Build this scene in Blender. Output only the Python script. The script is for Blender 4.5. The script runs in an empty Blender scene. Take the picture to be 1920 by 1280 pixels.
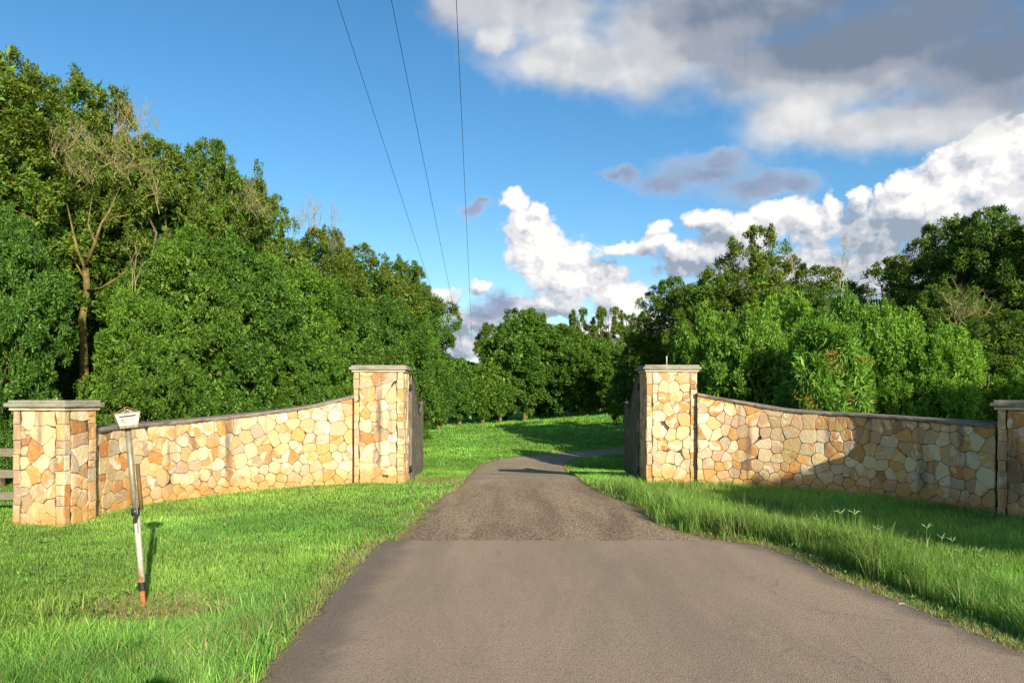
import bpy, bmesh, math, random
import numpy as np
from mathutils import Vector, Matrix

# ------------------------------------------------------------------ camera, light, exposure
scene = bpy.context.scene
COL = scene.collection
CAMZ, F, CX, HY = 1.6, 1280.0, 960.0, 750.0
cam_d = bpy.data.cameras.new('camera'); cam = bpy.data.objects.new('camera', cam_d); COL.objects.link(cam)
cam.location = (0, 0, CAMZ); cam.rotation_euler = (math.radians(90), 0, 0)
cam_d.sensor_width = 36; cam_d.lens = 24; cam_d.shift_y = (HY-640)/1920
cam_d.clip_start = 0.05; cam_d.clip_end = 5000
scene.camera = cam
scene.view_settings.view_transform = 'Standard'; scene.view_settings.look = 'None'
scene.view_settings.exposure = 0.74; scene.view_settings.gamma = 1
SUN_EL = 21.0
SH = Vector((-0.42, 0.907, 0)).normalized()            # horizontal travel of the light
sun_d = bpy.data.lights.new('sun', 'SUN'); sun = bpy.data.objects.new('sun', sun_d); COL.objects.link(sun)
sun_d.energy = 5.0; sun_d.angle = math.radians(0.5); sun_d.color = (1.0, 0.90, 0.74)
e = math.radians(SUN_EL)
LD = Vector((SH.x*math.cos(e), SH.y*math.cos(e), -math.sin(e)))
sun.rotation_euler = LD.to_track_quat('-Z', 'Y').to_euler()

def sky_ang(px, py):
    u = (px-CX)/F; v = (HY-py)/F
    return math.atan(u), v/math.sqrt(1+u*u)

def build_world():
    w = bpy.data.worlds.new('World'); scene.world = w; w.use_nodes = True
    nt = w.node_tree; N = nt.nodes; L = nt.links
    for n in list(N): N.remove(n)
    def node(t, **k):
        n = N.new(t)
        for a, b in k.items(): setattr(n, a, b)
        return n
    def setin(n, i, v):
        if hasattr(v, 'is_output') or isinstance(v, bpy.types.NodeSocket): L.new(v, n.inputs[i])
        else: n.inputs[i].default_value = v
    def math_(op, a, b=None, c=None, clamp=False):
        n = node('ShaderNodeMath', operation=op); n.use_clamp = clamp
        setin(n, 0, a)
        if b is not None: setin(n, 1, b)
        if c is not None: setin(n, 2, c)
        return n.outputs[0]
    def mapr(v, a, b, c=0., d=1., smooth=True):
        n = node('ShaderNodeMapRange'); n.interpolation_type = 'SMOOTHSTEP' if smooth else 'LINEAR'
        for i, x in enumerate((v, a, b, c, d)): setin(n, i, x)
        return n.outputs[0]
    def mixc(f, a, b):
        n = node('ShaderNodeMix', data_type='RGBA')
        setin(n, 0, f); setin(n, 6, a); setin(n, 7, b); return n.outputs[2]
    tc = node('ShaderNodeTexCoord'); sep = node('ShaderNodeSeparateXYZ'); L.new(tc.outputs['Generated'], sep.inputs[0])
    X, Y, Z = sep.outputs
    az = math_('ARCTAN2', X, Y)
    hyp = math_('SQRT', math_('ADD', math_('MULTIPLY', X, X), math_('MULTIPLY', Y, Y)))
    el = math_('DIVIDE', Z, math_('MAXIMUM', hyp, 0.001))
    cmb = node('ShaderNodeCombineXYZ'); setin(cmb, 0, az); setin(cmb, 1, el); P = cmb.outputs[0]
    def noise(vec, scale, detail, rough=0.55, off=(0, 0, 0), stretch=(1, 1, 1), dist=0.):
        m = node('ShaderNodeMapping'); L.new(vec, m.inputs[0]); m.inputs['Location'].default_value = off; m.inputs['Scale'].default_value = stretch
        n = node('ShaderNodeTexNoise'); L.new(m.outputs[0], n.inputs['Vector'])
        n.inputs['Scale'].default_value = scale; n.inputs['Detail'].default_value = detail; n.inputs['Roughness'].default_value = rough; n.inputs['Distortion'].default_value = dist
        return n.outputs['Fac']
    def blobs(vec, lst, k=0.25):
        out = None
        for (px, py, rx, ry, *rot) in lst:
            a, b = sky_ang(px, py)
            m = node('ShaderNodeMapping', vector_type='TEXTURE'); L.new(vec, m.inputs[0])
            m.inputs['Location'].default_value = (a, b, 0); m.inputs['Scale'].default_value = (rx/F*math.cos(a)**2, ry/F*math.cos(a), 1)
            m.inputs['Rotation'].default_value = (0, 0, math.radians(rot[0]) if rot else 0)
            ln = node('ShaderNodeVectorMath', operation='LENGTH'); L.new(m.outputs[0], ln.inputs[0])
            if out is None: out = ln.outputs['Value']
            else:
                s = node('ShaderNodeMath', operation='SMOOTH_MIN'); L.new(out, s.inputs[0]); L.new(ln.outputs['Value'], s.inputs[1]); s.inputs[2].default_value = k
                out = s.outputs[0]
        return math_('SUBTRACT', 1.0, out)
    def shift(vec, dx, dy):
        n = node('ShaderNodeVectorMath', operation='ADD'); L.new(vec, n.inputs[0]); n.inputs[1].default_value = (dx, dy, 0); return n.outputs[0]
    def warpv(vec, scale, amp, detail=7, rough=0.6):
        n = node('ShaderNodeTexNoise'); L.new(vec, n.inputs['Vector']); n.inputs['Scale'].default_value = scale; n.inputs['Detail'].default_value = detail; n.inputs['Roughness'].default_value = rough
        a = node('ShaderNodeVectorMath', operation='SUBTRACT'); L.new(n.outputs['Color'], a.inputs[0]); a.inputs[1].default_value = (0.5, 0.5, 0.5)
        b = node('ShaderNodeVectorMath', operation='MULTIPLY_ADD'); L.new(a.outputs[0], b.inputs[0]); b.inputs[1].default_value = (amp, amp, 0); L.new(vec, b.inputs[2]); return b.outputs[0]
    # --- clear sky
    sky = node('ShaderNodeTexSky'); sky.sky_type = 'NISHITA'; sky.sun_disc = False
    sky.sun_elevation = math.radians(SUN_EL); sky.sun_rotation = math.atan2(-SH.x, -SH.y)
    sky.air_density = 1.0; sky.dust_density = 0.6; sky.ozone_density = 2.0
    hs = node('ShaderNodeHueSaturation'); hs.inputs['Hue'].default_value = 0.496; hs.inputs['Saturation'].default_value = 1.30; hs.inputs['Value'].default_value = 1.08
    L.new(sky.outputs[0], hs.inputs['Color'])
    bg = node('ShaderNodeBackground'); L.new(hs.outputs[0], bg.inputs[0]); bg.inputs[1].default_value = 0.10
    # --- crisp cumulus
    cum = [(965, 380, 38, 34), (1005, 392, 30, 26), (985, 425, 60, 48), (1010, 470, 80, 58), (1075, 478, 60, 40), (1065, 522, 110, 56), (1125, 520, 62, 40), (1155, 562, 80, 44), (1040, 570, 90, 32),
           (1240, 430, 36, 24, 20), (1165, 462, 48, 22), (1230, 458, 60, 26), (1320, 412, 62, 34), (1380, 440, 100, 46), (1460, 405, 70, 42), (1520, 425, 66, 42), (1330, 480, 150, 46), (1560, 400, 26, 50), (1450, 520, 190, 60),
           (1610, 378, 26, 34), (1645, 352, 14, 18), (1700, 350, 52, 54), (1760, 318, 70, 60), (1850, 285, 100, 66), (1935, 275, 100, 84), (1700, 400, 110, 70), (1830, 340, 150, 80), (1650, 440, 110, 70), (1790, 400, 180, 100), (1930, 400, 180, 140), (1640, 530, 220, 80),
           (905, 535, 28, 22), (835, 560, 50, 30), (800, 590, 60, 46), (880, 600, 95, 46), (960, 585, 60, 34), (850, 650, 140, 46), (1000, 640, 140, 50), (700, 640, 120, 50), (1180, 620, 140, 46),
           (500, 700, 200, 30), (2150, 380, 200, 140), (2350, 480, 260, 120), (-200, 640, 200, 60)]
    def cumfield(vec):
        b = math_('ADD', blobs(warpv(warpv(vec, 16, 0.045), 60, 0.018, 5), cum, 0.25), 0.10)
        n1 = noise(vec, 9.0, 9.0, 0.60, (3.1, 1.7, 0), dist=0.25)
        v = node('ShaderNodeTexVoronoi'); v.feature = 'SMOOTH_F1'; L.new(warpv(vec, 40, 0.02, 5), v.inputs['Vector']); v.inputs['Scale'].default_value = 30; v.inputs['Smoothness'].default_value = 0.35
        v.inputs['Detail'].default_value = 2.0; v.inputs['Roughness'].default_value = 0.6
        f = math_('MULTIPLY_ADD', math_('SUBTRACT', n1, 0.5), 1.3, b)
        return math_('MULTIPLY_ADD', math_('SUBTRACT', 0.45, v.outputs['Distance']), 0.35, f)
    f0 = cumfield(P); f1 = cumfield(shift(P, 0.010, 0.013))
    cm = mapr(f0, -0.06, 0.30)
    lit = math_('SUBTRACT', f0, f1)                      # > 0 where the surface turns to the sun
    shade = mapr(lit, -0.38, 0.26)
    lowd = noise(P, 6.5, 4, 0.5, (8, 2, 0), (1, 1.6, 1))
    greyb = blobs(P, [(1240, 500, 130, 40), (1400, 500, 200, 42), (1620, 470, 150, 75), (1480, 560, 220, 60), (1760, 470, 260, 60), (860, 590, 130, 60), (930, 575, 70, 34), (1010, 590, 110, 26), (1330, 440, 60, 24), (1600, 430, 40, 60), (860, 650, 200, 50), (1900, 470, 220, 90)], 0.3)
    grey = mapr(math_('MULTIPLY_ADD', math_('SUBTRACT', lowd, 0.5), 1.2, greyb), -0.35, 0.65)
    def ramp(v, stops):
        n = node('ShaderNodeValToRGB'); L.new(v, n.inputs[0]); el_ = n.color_ramp.elements; n.color_ramp.interpolation = 'EASE'
        while len(el_) < len(stops): el_.new(0.5)
        for q, (p_, c_) in zip(el_, stops): q.position = p_; q.color = (*c_, 1)
        return n.outputs[0]
    def relief(scale, off, dx, dy, detail=5):
        return math_('SUBTRACT', noise(P, scale, detail, 0.6, off), noise(shift(P, dx, dy), scale, detail, 0.6, off))
    rel = math_('ADD', math_('MULTIPLY', relief(15, (4, 4, 0), 0.010, 0.013, 4), 1.9), math_('MULTIPLY', relief(38, (9, 3, 0), 0.004, 0.005, 3), 0.8))
    sv = math_('ADD', math_('MULTIPLY_ADD', lit, 0.75, 0.80), rel)
    sv = math_('SUBTRACT', sv, math_('MULTIPLY', grey, 0.56))
    ccol = ramp(sv, [(0.05, (0.205, 0.245, 0.305)), (0.38, (0.345, 0.37, 0.41)), (0.66, (0.49, 0.49, 0.51)), (0.92, (0.62, 0.605, 0.59))])
    # --- soft grey layer
    soft = [(1010, 30, 170, 75), (880, 5, 90, 50), (940, 80, 50, 30), (1080, 110, 150, 60), (1250, 80, 230, 100), (1430, 130, 200, 90), (1600, 110, 350, 150), (1480, 235, 170, 74), (1640, 245, 220, 66), (1850, 120, 260, 130), (1400, 0, 500, 110), (1800, -100, 600, 200), (1200, -150, 400, 150), (2200, 50, 400, 200)]
    sb = blobs(warpv(P, 7, 0.10), soft, 0.3)
    sn = noise(P, 6.0, 5, 0.50, (1.3, 5.2, 0), (1, 1.5, 1))
    sf = math_('MULTIPLY_ADD', math_('SUBTRACT', sn, 0.5), 1.7, sb)
    sm = math_('MULTIPLY', mapr(sf, -0.22, 0.62), 0.97)
    dk = blobs(P, [(1640, 60, 330, 70, -4), (1880, 110, 200, 80), (1350, 20, 160, 50), (1800, -40, 500, 110), (1200, -80, 200, 60)], 0.3)
    dn = noise(P, 5, 4, 0.5, (7, 1, 0), (1, 1.7, 1))
    hl = blobs(P, [(930, 80, 80, 50), (1080, 70, 170, 70), (1000, 120, 120, 46), (1200, 140, 120, 40), (1480, 240, 200, 50), (1700, 250, 220, 40)], 0.4)
    srel = math_('ADD', math_('MULTIPLY', relief(5.5, (6, 2, 0), 0.018, 0.024, 3), 1.1), math_('MULTIPLY', relief(18, (2, 7, 0), 0.006, 0.009, 3), 0.35))
    sv2 = math_('ADD', srel, math_('MULTIPLY_ADD', mapr(hl, -1.2, 0.9, smooth=False), 0.42, 0.42))
    sv2 = math_('SUBTRACT', sv2, math_('MULTIPLY', mapr(math_('MULTIPLY_ADD', math_('SUBTRACT', dn, 0.5), 0.9, dk), -0.9, 1.1), 0.52))
    scol = ramp(sv2, [(0.02, (0.130, 0.160, 0.215)), (0.30, (0.220, 0.240, 0.285)), (0.60, (0.365, 0.375, 0.395)), (0.95, (0.53, 0.52, 0.515))])
    # --- small dark scud
    kb = blobs(warpv(warpv(P, 14, 0.06), 50, 0.02, 5), [(1330, 325, 120, 36), (1420, 350, 100, 32), (1250, 345, 60, 24), (1170, 325, 50, 14), (1490, 350, 60, 26), (888, 390, 30, 14, 10), (905, 380, 20, 8), (1350, 300, 50, 20), (935, 572, 50, 26), (905, 590, 40, 22)], 0.3)
    kn = noise(P, 15, 7, 0.55, (2, 9, 0), (1, 1.8, 1))
    km = math_('MULTIPLY', mapr(math_('MULTIPLY_ADD', math_('SUBTRACT', kn, 0.5), 1.5, kb), -0.35, 0.85), 0.9)
    kcol = mixc(mapr(kn, 0.35, 0.65), (0.135, 0.175, 0.265, 1), (0.185, 0.225, 0.32, 1))
    c1 = mixc(math_('DIVIDE', sm, 1.0), ccol, scol)
    m1 = math_('MAXIMUM', cm, sm)
    c1 = mixc(mapr(math_('SUBTRACT', sm, cm), -0.6, 0.3), ccol, scol)
    c2 = mixc(km, c1, kcol)
    m2 = math_('MAXIMUM', m1, km)
    above = mapr(el, 0.0, 0.02)
    m2 = math_('MULTIPLY', m2, above)
    bg2 = node('ShaderNodeBackground'); L.new(c2, bg2.inputs[0]); bg2.inputs[1].default_value = 1.0
    mx = node('ShaderNodeMixShader'); L.new(m2, mx.inputs[0]); L.new(bg.outputs[0], mx.inputs[1]); L.new(bg2.outputs[0], mx.inputs[2])
    out = node('ShaderNodeOutputWorld'); L.new(mx.outputs[0], out.inputs[0])
    w.cycles.sampling_method = 'MANUAL'; w.cycles.sample_map_resolution = 256
build_world()
scene.render.engine = 'CYCLES'
scene.cycles.max_bounces = 5; scene.cycles.diffuse_bounces = 3; scene.cycles.glossy_bounces = 2
scene.cycles.transmission_bounces = 3; scene.cycles.transparent_max_bounces = 4
scene.cycles.use_denoising = True

# ------------------------------------------------------------------ helpers
RS = np.random.RandomState(7)
def sstep(t):
    t = np.clip(t, 0, 1); return t*t*(3-2*t)
def terr(x, y):
    x = np.asarray(x, float); y = np.asarray(y, float)
    z = -0.45*sstep((y-13.0)/8.0)
    a = np.clip(x+3.3, 0, 14)
    rise = (0.53+0.0085*a*a)*sstep((y-23.5)/17.0)
    near = 0.012*np.sin(x*1.3+0.5)*np.sin(y*0.9+1.1)*sstep((np.abs(x-0.8)-2.6)/2)
    far = 0.02*np.clip(y-42, 0, 60)
    return z+rise+near+far
def G(px, py, z=0.0):
    d = (CAMZ-z)*F/(py-HY); return Vector(((px-CX)/F*d, d, z))
def GT(px, py):
    """point of the terrain seen at a pixel of the survey"""
    d = 3.0
    while d < 120:
        x = (px-CX)/F*d; z = CAMZ-(py-HY)/F*d
        if z <= float(terr(x, d)): break
        d += 0.02
    return Vector(((px-CX)/F*d, d, float(terr((px-CX)/F*d, d))))

def npmesh(name, V, F4=None, F3=None, col=None, smooth=False, extra=None):
    me = bpy.data.meshes.new(name)
    V = np.ascontiguousarray(V, dtype=np.float32)
    me.vertices.add(len(V)); me.vertices.foreach_set('co', V.ravel())
    idx = []; starts = []; pos = 0
    for Fa, k in ((F4, 4), (F3, 3)):
        if Fa is not None and len(Fa):
            Fa = np.asarray(Fa, dtype=np.int32)
            idx.append(Fa.ravel()); starts.append(pos+np.arange(len(Fa), dtype=np.int32)*k); pos += Fa.size
    idx = np.concatenate(idx); starts = np.concatenate(starts)
    me.loops.add(len(idx)); me.loops.foreach_set('vertex_index', idx)
    me.polygons.add(len(starts)); me.polygons.foreach_set('loop_start', starts)
    me.update(calc_edges=True)
    if col is not None:
        a = me.color_attributes.new('col', 'FLOAT_COLOR', 'POINT')
        c = np.ones((len(V), 4), dtype=np.float32); c[:, :3] = col; a.data.foreach_set('color', c.ravel())
    if smooth:
        me.polygons.foreach_set('use_smooth', np.ones(len(starts), dtype=bool))
    me.validate(); return me

def tag(o, label=None, cat=None, group=None, kind=None):
    if label: o['label'] = label
    if cat: o['category'] = cat
    if group: o['group'] = group
    if kind: o['kind'] = kind
    return o
def link(name, me, mat=None, parent=None, loc=None):
    if mat is not None and len(me.materials) == 0:
        for m in (mat if isinstance(mat, (list, tuple)) else [mat]): me.materials.append(m)
    o = bpy.data.objects.new(name, me); COL.objects.link(o)
    if parent: o.parent = parent
    if loc is not None: o.location = loc
    return o
def thing(name, label, cat, loc=(0, 0, 0), rz=0, group=None):
    o = bpy.data.objects.new(name, None); COL.objects.link(o); o.location = loc; o.rotation_euler = (0, 0, rz)
    o.empty_display_size = 0.3
    return tag(o, label, cat, group)

class MB:
    """collects boxes, tubes and polygons of one mesh"""
    def __init__(s): s.bm = bmesh.new()
    def box(s, c, size, rot=None, bevel=0.0):
        r = bmesh.ops.create_cube(s.bm, size=1.0); vs = r['verts']
        for v in vs: v.co = Vector((v.co.x*size[0], v.co.y*size[1], v.co.z*size[2]))
        if bevel:
            es = list({e for v in vs for e in v.link_edges})
            g = bmesh.ops.bevel(s.bm, geom=es, offset=bevel, segments=2, affect='EDGES', profile=0.6)
            vs = list({v for f in g['faces'] for v in f.verts} | {v for v in vs if v.is_valid})
        M = Matrix.Translation(Vector(c))
        if rot is not None: M = M @ rot.to_4x4()
        for v in vs: v.co = M @ v.co
        return s
    def tube(s, pts, rad, n=8, cap=True):
        pts = [Vector(p) for p in pts]; rad = rad if hasattr(rad, '__len__') else [rad]*len(pts)
        rings = []; up = Vector((0.13, 0.31, 0.94))
        for i, p in enumerate(pts):
            t = (pts[min(i+1, len(pts)-1)]-pts[max(i-1, 0)]).normalized()
            a = t.cross(up)
            if a.length < 0.05: a = t.cross(Vector((1, 0, 0)))
            a.normalize(); b = t.cross(a)
            rings.append([s.bm.verts.new(p+(a*math.cos(2*math.pi*k/n)+b*math.sin(2*math.pi*k/n))*rad[i]) for k in range(n)])
        for i in range(len(rings)-1):
            for k in range(n):
                f = s.bm.faces.new((rings[i][k], rings[i][(k+1) % n], rings[i+1][(k+1) % n], rings[i+1][k])); f.smooth = True
        if cap:
            s.bm.faces.new(rings[0]); s.bm.faces.new(rings[-1][::-1])
        return s
    def prism(s, poly, y0, y1):
        """poly of (x,z) pushed from y0 to y1"""
        a = [s.bm.verts.new((x, y0, z)) for x, z in poly]; b = [s.bm.verts.new((x, y1, z)) for x, z in poly]
        s.bm.faces.new(a); s.bm.faces.new(b[::-1]); n = len(poly)
        for i in range(n): s.bm.faces.new((a[i], b[i], b[(i+1) % n], a[(i+1) % n]))
        return s
    def done(s, name, mat, parent=None, loc=None):
        bmesh.ops.recalc_face_normals(s.bm, faces=s.bm.faces)
        me = bpy.data.meshes.new(name); s.bm.to_mesh(me); s.bm.free()
        return link(name, me, mat, parent, loc)

class NT:
    def __init__(s, name):
        s.m = bpy.data.materials.new(name); s.m.use_nodes = True; s.t = s.m.node_tree; s.N = s.t.nodes; s.L = s.t.links
        s.b = s.N['Principled BSDF']; s.tc = s.N.new('ShaderNodeTexCoord'); s.obj = s.tc.outputs['Object']
        s.geo = s.N.new('ShaderNodeNewGeometry'); s.pos = s.geo.outputs['Position']
    def put(s, n, i, v):
        if isinstance(v, bpy.types.NodeSocket): s.L.new(v, n.inputs[i])
        elif isinstance(v, tuple) and len(v) == 3 and n.inputs[i].type == 'RGBA': n.inputs[i].default_value = (*v, 1)
        else: n.inputs[i].default_value = v
    def noise(s, scale, detail=4, rough=0.55, vec=None, stretch=None, dist=0.0, out='Fac'):
        n = s.N.new('ShaderNodeTexNoise'); v = vec or s.pos
        if stretch:
            m = s.N.new('ShaderNodeMapping'); s.L.new(v, m.inputs[0]); m.inputs['Scale'].default_value = stretch; v = m.outputs[0]
        s.L.new(v, n.inputs['Vector']); n.inputs['Scale'].default_value = scale; n.inputs['Detail'].default_value = detail
        n.inputs['Roughness'].default_value = rough; n.inputs['Distortion'].default_value = dist
        return n.outputs[out]
    def vor(s, scale, vec=None, out='Distance', feature='F1'):
        n = s.N.new('ShaderNodeTexVoronoi'); n.feature = feature; s.L.new(vec or s.pos, n.inputs['Vector']); n.inputs['Scale'].default_value = scale
        return n.outputs[out]
    def mr(s, v, a, b, c=0., d=1.):
        n = s.N.new('ShaderNodeMapRange'); n.interpolation_type = 'SMOOTHSTEP'
        for i, x in enumerate((v, a, b, c, d)): s.put(n, i, x)
        return n.outputs[0]
    def mix(s, f, a, b, mode='MIX'):
        n = s.N.new('ShaderNodeMix'); n.data_type = 'RGBA'; n.blend_type = mode
        s.put(n, 0, f); s.put(n, 6, a); s.put(n, 7, b); return n.outputs[2]
    def ma(s, op, a, b=0., c=0.):
        n = s.N.new('ShaderNodeMath'); n.operation = op
        for i, x in enumerate((a, b, c)): s.put(n, i, x)
        return n.outputs[0]
    def attr(s, name='col', out='Color'):
        n = s.N.new('ShaderNodeAttribute'); n.attribute_name = name; return n.outputs[out]
    def bump(s, h, strength=0.4, dist=0.01):
        n = s.N.new('ShaderNodeBump'); s.L.new(h, n.inputs['Height']); n.inputs['Strength'].default_value = strength; n.inputs['Distance'].default_value = dist
        s.L.new(n.outputs[0], s.b.inputs['Normal']); return n
    def set(s, col=None, rough=None, spec=None, metal=None):
        if col is not None: s.put(s.b, 'Base Color', col)
        if rough is not None: s.put(s.b, 'Roughness', rough)
        if spec is not None: s.b.inputs['Specular IOR Level'].default_value = spec
        if metal is not None: s.b.inputs['Metallic'].default_value = metal
        return s.m

# ------------------------------------------------------------------ materials
def m_stone():
    t = NT('sandstone')
    a = t.attr('col'); b = t.attr('col2'); sd = t.attr('seed', 'Vector')
    v = t.N.new('ShaderNodeVectorMath'); v.operation = 'ADD'; t.L.new(t.pos, v.inputs[0]); t.L.new(sd, v.inputs[1]); vec = v.outputs[0]
    n1 = t.noise(4.5, 5, 0.6, vec, dist=0.8)
    c = t.mix(t.mr(n1, 0.47, 0.58), a, b)
    n2 = t.noise(16, 6, 0.6, vec, (1, 1, 3.0), dist=0.5)
    c = t.mix(t.mr(n2, 0.3, 0.75, 0, 0.38), c, (0.60, 0.50, 0.34))
    n3 = t.noise(120, 3, 0.7)
    c = t.mix(t.mr(n3, 0.25, 0.75, 0.0, 0.3), c, t.mix(1.0, c, (0.55, 0.47, 0.38), 'MULTIPLY'))
    # rain streaks and soil splash, dirt with shapes of its own
    st = t.noise(1.0, 5, 0.6, None, (3.2, 3.2, 0.35))
    c = t.mix(t.mr(st, 0.535, 0.70, 0, 0.72), c, (0.10, 0.075, 0.055))
    sp = t.N.new('ShaderNodeSeparateXYZ'); t.L.new(t.pos, sp.inputs[0])
    hz = t.ma('ADD', sp.outputs[2], t.ma('MULTIPLY', t.noise(3.0, 5, 0.6), -0.9))
    c = t.mix(t.mr(hz, -0.42, -0.02, 0.75, 0.0), c, (0.47, 0.25, 0.065))
    hr = t.noise(200, 2, 0.6); h = t.ma('ADD', t.noise(26, 6, 0.65), t.ma('MULTIPLY', hr, 0.2))
    t.bump(h, 0.8, 0.016)
    return t.set(c, 0.86, 0.25)
def m_mortar():
    t = NT('mortar')
    c = t.mix(t.mr(t.noise(7, 5), 0.35, 0.65), (0.14, 0.09, 0.05), (0.035, 0.025, 0.018))
    t.bump(t.noise(60, 5), 0.6, 0.01)
    return t.set(c, 0.95, 0.1)
def m_concrete(name, c1, c2, c3, streak=None):
    t = NT(name)
    c = t.mix(t.mr(t.noise(6, 6, 0.65), 0.32, 0.68), c1, c2)
    c = t.mix(t.mr(t.noise(2.2, 7, 0.7, None, streak or (1, 1, 6)), 0.50, 0.66, 0, 0.8), c, c3)
    c = t.mix(t.mr(t.noise(160, 2, 0.6), 0.3, 0.8, 0, 0.4), c, (0.04, 0.04, 0.035))
    t.bump(t.ma('ADD', t.noise(22, 7, 0.7), t.ma('MULTIPLY', t.noise(4, 3, 0.5, None, (1, 1, 14)), 0.6)), 0.7, 0.012)
    return t.set(c, 0.9, 0.2)
def m_wood(name, c1, c2, c3, axis=(14, 14, 1)):
    t = NT(name)
    n = t.noise(3.0, 7, 0.65, None, axis, dist=0.6)
    c = t.mix(t.mr(n, 0.35, 0.65), c1, c2)
    c = t.mix(t.mr(t.noise(5, 6, 0.7), 0.52, 0.72, 0, 0.8), c, c3)
    t.bump(n, 0.5, 0.006); return t.set(c, 0.8, 0.25)
def m_plain(name, c, rough=0.6, var=0.25, spec=0.3, metal=0.0, scale=20, bump=0.2):
    t = NT(name)
    k = t.mix(t.mr(t.noise(scale, 5, 0.65), 0.3, 0.7), tuple(x*(1-var) for x in c), tuple(min(1, x*(1+var)) for x in c))
    if bump: t.bump(t.noise(scale*3, 4), bump, 0.004)
    return t.set(k, rough, spec, metal)
def m_leaf(name, transl=0.26, rough=0.5, spec=0.26, tint=(1.25, 1.35, 0.5)):
    t = NT(name); c = t.attr('col')
    c = t.mix(t.mr(t.noise(0.55, 3, 0.5), 0.3, 0.7, 0, 1), t.mix(1.0, c, (0.80, 0.86, 0.75), 'MULTIPLY'), c)
    oi = t.N.new('ShaderNodeObjectInfo')
    c = t.mix(1.0, c, t.mix(oi.outputs['Random'], (0.86, 0.94, 0.95), (1.16, 1.08, 0.85)), 'MULTIPLY') if 'leaf' in name else c
    t.set(c, rough, spec)
    tr = t.N.new('ShaderNodeBsdfTranslucent'); t.put(tr, 0, t.mix(1.0, c, tint, 'MULTIPLY'))
    mx = t.N.new('ShaderNodeMixShader'); mx.inputs[0].default_value = transl
    t.L.new(t.b.outputs[0], mx.inputs[1]); t.L.new(tr.outputs[0], mx.inputs[2])
    t.L.new(mx.outputs[0], t.N['Material Output'].inputs[0]); return t.m
def m_asphalt():
    t = NT('asphalt')
    big = t.noise(0.55, 5, 0.6, None, (1.6, 0.5, 1), dist=0.6)
    c = t.mix(t.mr(big, 0.34, 0.66), (0.400, 0.298, 0.190), (0.570, 0.420, 0.265))
    c = t.mix(t.mr(t.noise(1.5, 6, 0.6, None, (2.2, 0.35, 1)), 0.52, 0.72, 0, 0.55), c, (0.62, 0.43, 0.28))
    # grey rim of the newer seal
    e = t.attr('rim', 'Fac')
    c = t.mix(t.ma('MULTIPLY', t.mr(t.ma('ADD', e, t.ma('MULTIPLY', t.noise(2.5, 5), 0.9)), 0.80, 1.35), 0.8), c, (0.155, 0.128, 0.098))
    v = t.vor(150); c = t.mix(t.mr(v, 0.05, 0.6, 0.0, 0.40), c, (0.16, 0.12, 0.095))
    vc = t.vor(190, None, 'Color'); sp = t.N.new('ShaderNodeSeparateColor'); t.L.new(vc, sp.inputs[0])
    c = t.mix(t.mr(sp.outputs[0], 0.86, 0.98, 0, 0.6), c, (0.42, 0.34, 0.27))
    c = t.mix(t.mr(sp.outputs[1], 0.90, 0.99, 0, 0.75), c, (0.035, 0.03, 0.028))
    c = t.mix(t.mr(t.noise(75, 3, 0.7), 0.30, 0.70, 0.0, 0.42), c, (0.15, 0.11, 0.085))
    c = t.mix(t.mr(t.noise(3.2, 6, 0.65, dist=1.0), 0.60, 0.70, 0, 0.32), c, (0.15, 0.125, 0.10))
    w = t.N.new('ShaderNodeTexVoronoi'); w.feature = 'DISTANCE_TO_EDGE'; w.inputs['Scale'].default_value = 0.8
    wv = t.N.new('ShaderNodeVectorMath'); wv.operation = 'MULTIPLY_ADD'; t.L.new(t.noise(2.5, 6, 0.7, out='Color'), wv.inputs[0]); wv.inputs[1].default_value = (0.5, 0.5, 0); t.L.new(t.pos, wv.inputs[2]); t.L.new(wv.outputs[0], w.inputs['Vector'])
    ck = t.ma('MULTIPLY', t.mr(w.outputs['Distance'], 0.0, 0.006, 1.0, 0.0), t.mr(t.noise(0.6, 3), 0.50, 0.60, 0, 0.35))
    c = t.mix(ck, c, (0.04, 0.035, 0.03))
    h = t.ma('ADD', t.ma('MULTIPLY', v, -0.9), t.noise(40, 4)); t.bump(h, 0.5, 0.008)
    return t.set(c, 0.86, 0.25)
def m_gravel():
    t = NT('gravel_seal')
    big = t.noise(0.7, 5, 0.6, None, (2.4, 0.4, 1), dist=0.4)
    c = t.mix(t.mr(big, 0.35, 0.65), (0.27, 0.190, 0.112), (0.50, 0.365, 0.220))
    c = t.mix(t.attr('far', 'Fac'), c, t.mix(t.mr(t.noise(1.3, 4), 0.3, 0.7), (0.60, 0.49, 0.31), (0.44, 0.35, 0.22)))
    v = t.N.new('ShaderNodeTexVoronoi'); t.L.new(t.pos, v.inputs['Vector']); v.inputs['Scale'].default_value = 46
    sp = t.N.new('ShaderNodeSeparateColor'); t.L.new(v.outputs['Color'], sp.inputs[0])
    c = t.mix(t.mr(sp.outputs[0], 0.45, 1.0, 0, 0.55), c, (0.52, 0.40, 0.28))
    c = t.mix(t.mr(sp.outputs[1], 0.5, 1.0, 0, 0.55), c, (0.045, 0.036, 0.03))
    c = t.mix(t.mr(v.outputs['Distance'], 0.35, 0.75, 0, 0.5), c, (0.06, 0.045, 0.03))
    t.bump(t.ma('MULTIPLY', v.outputs['Distance'], -1.0), 0.9, 0.022)
    return t.set(c, 0.9, 0.2)
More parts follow.
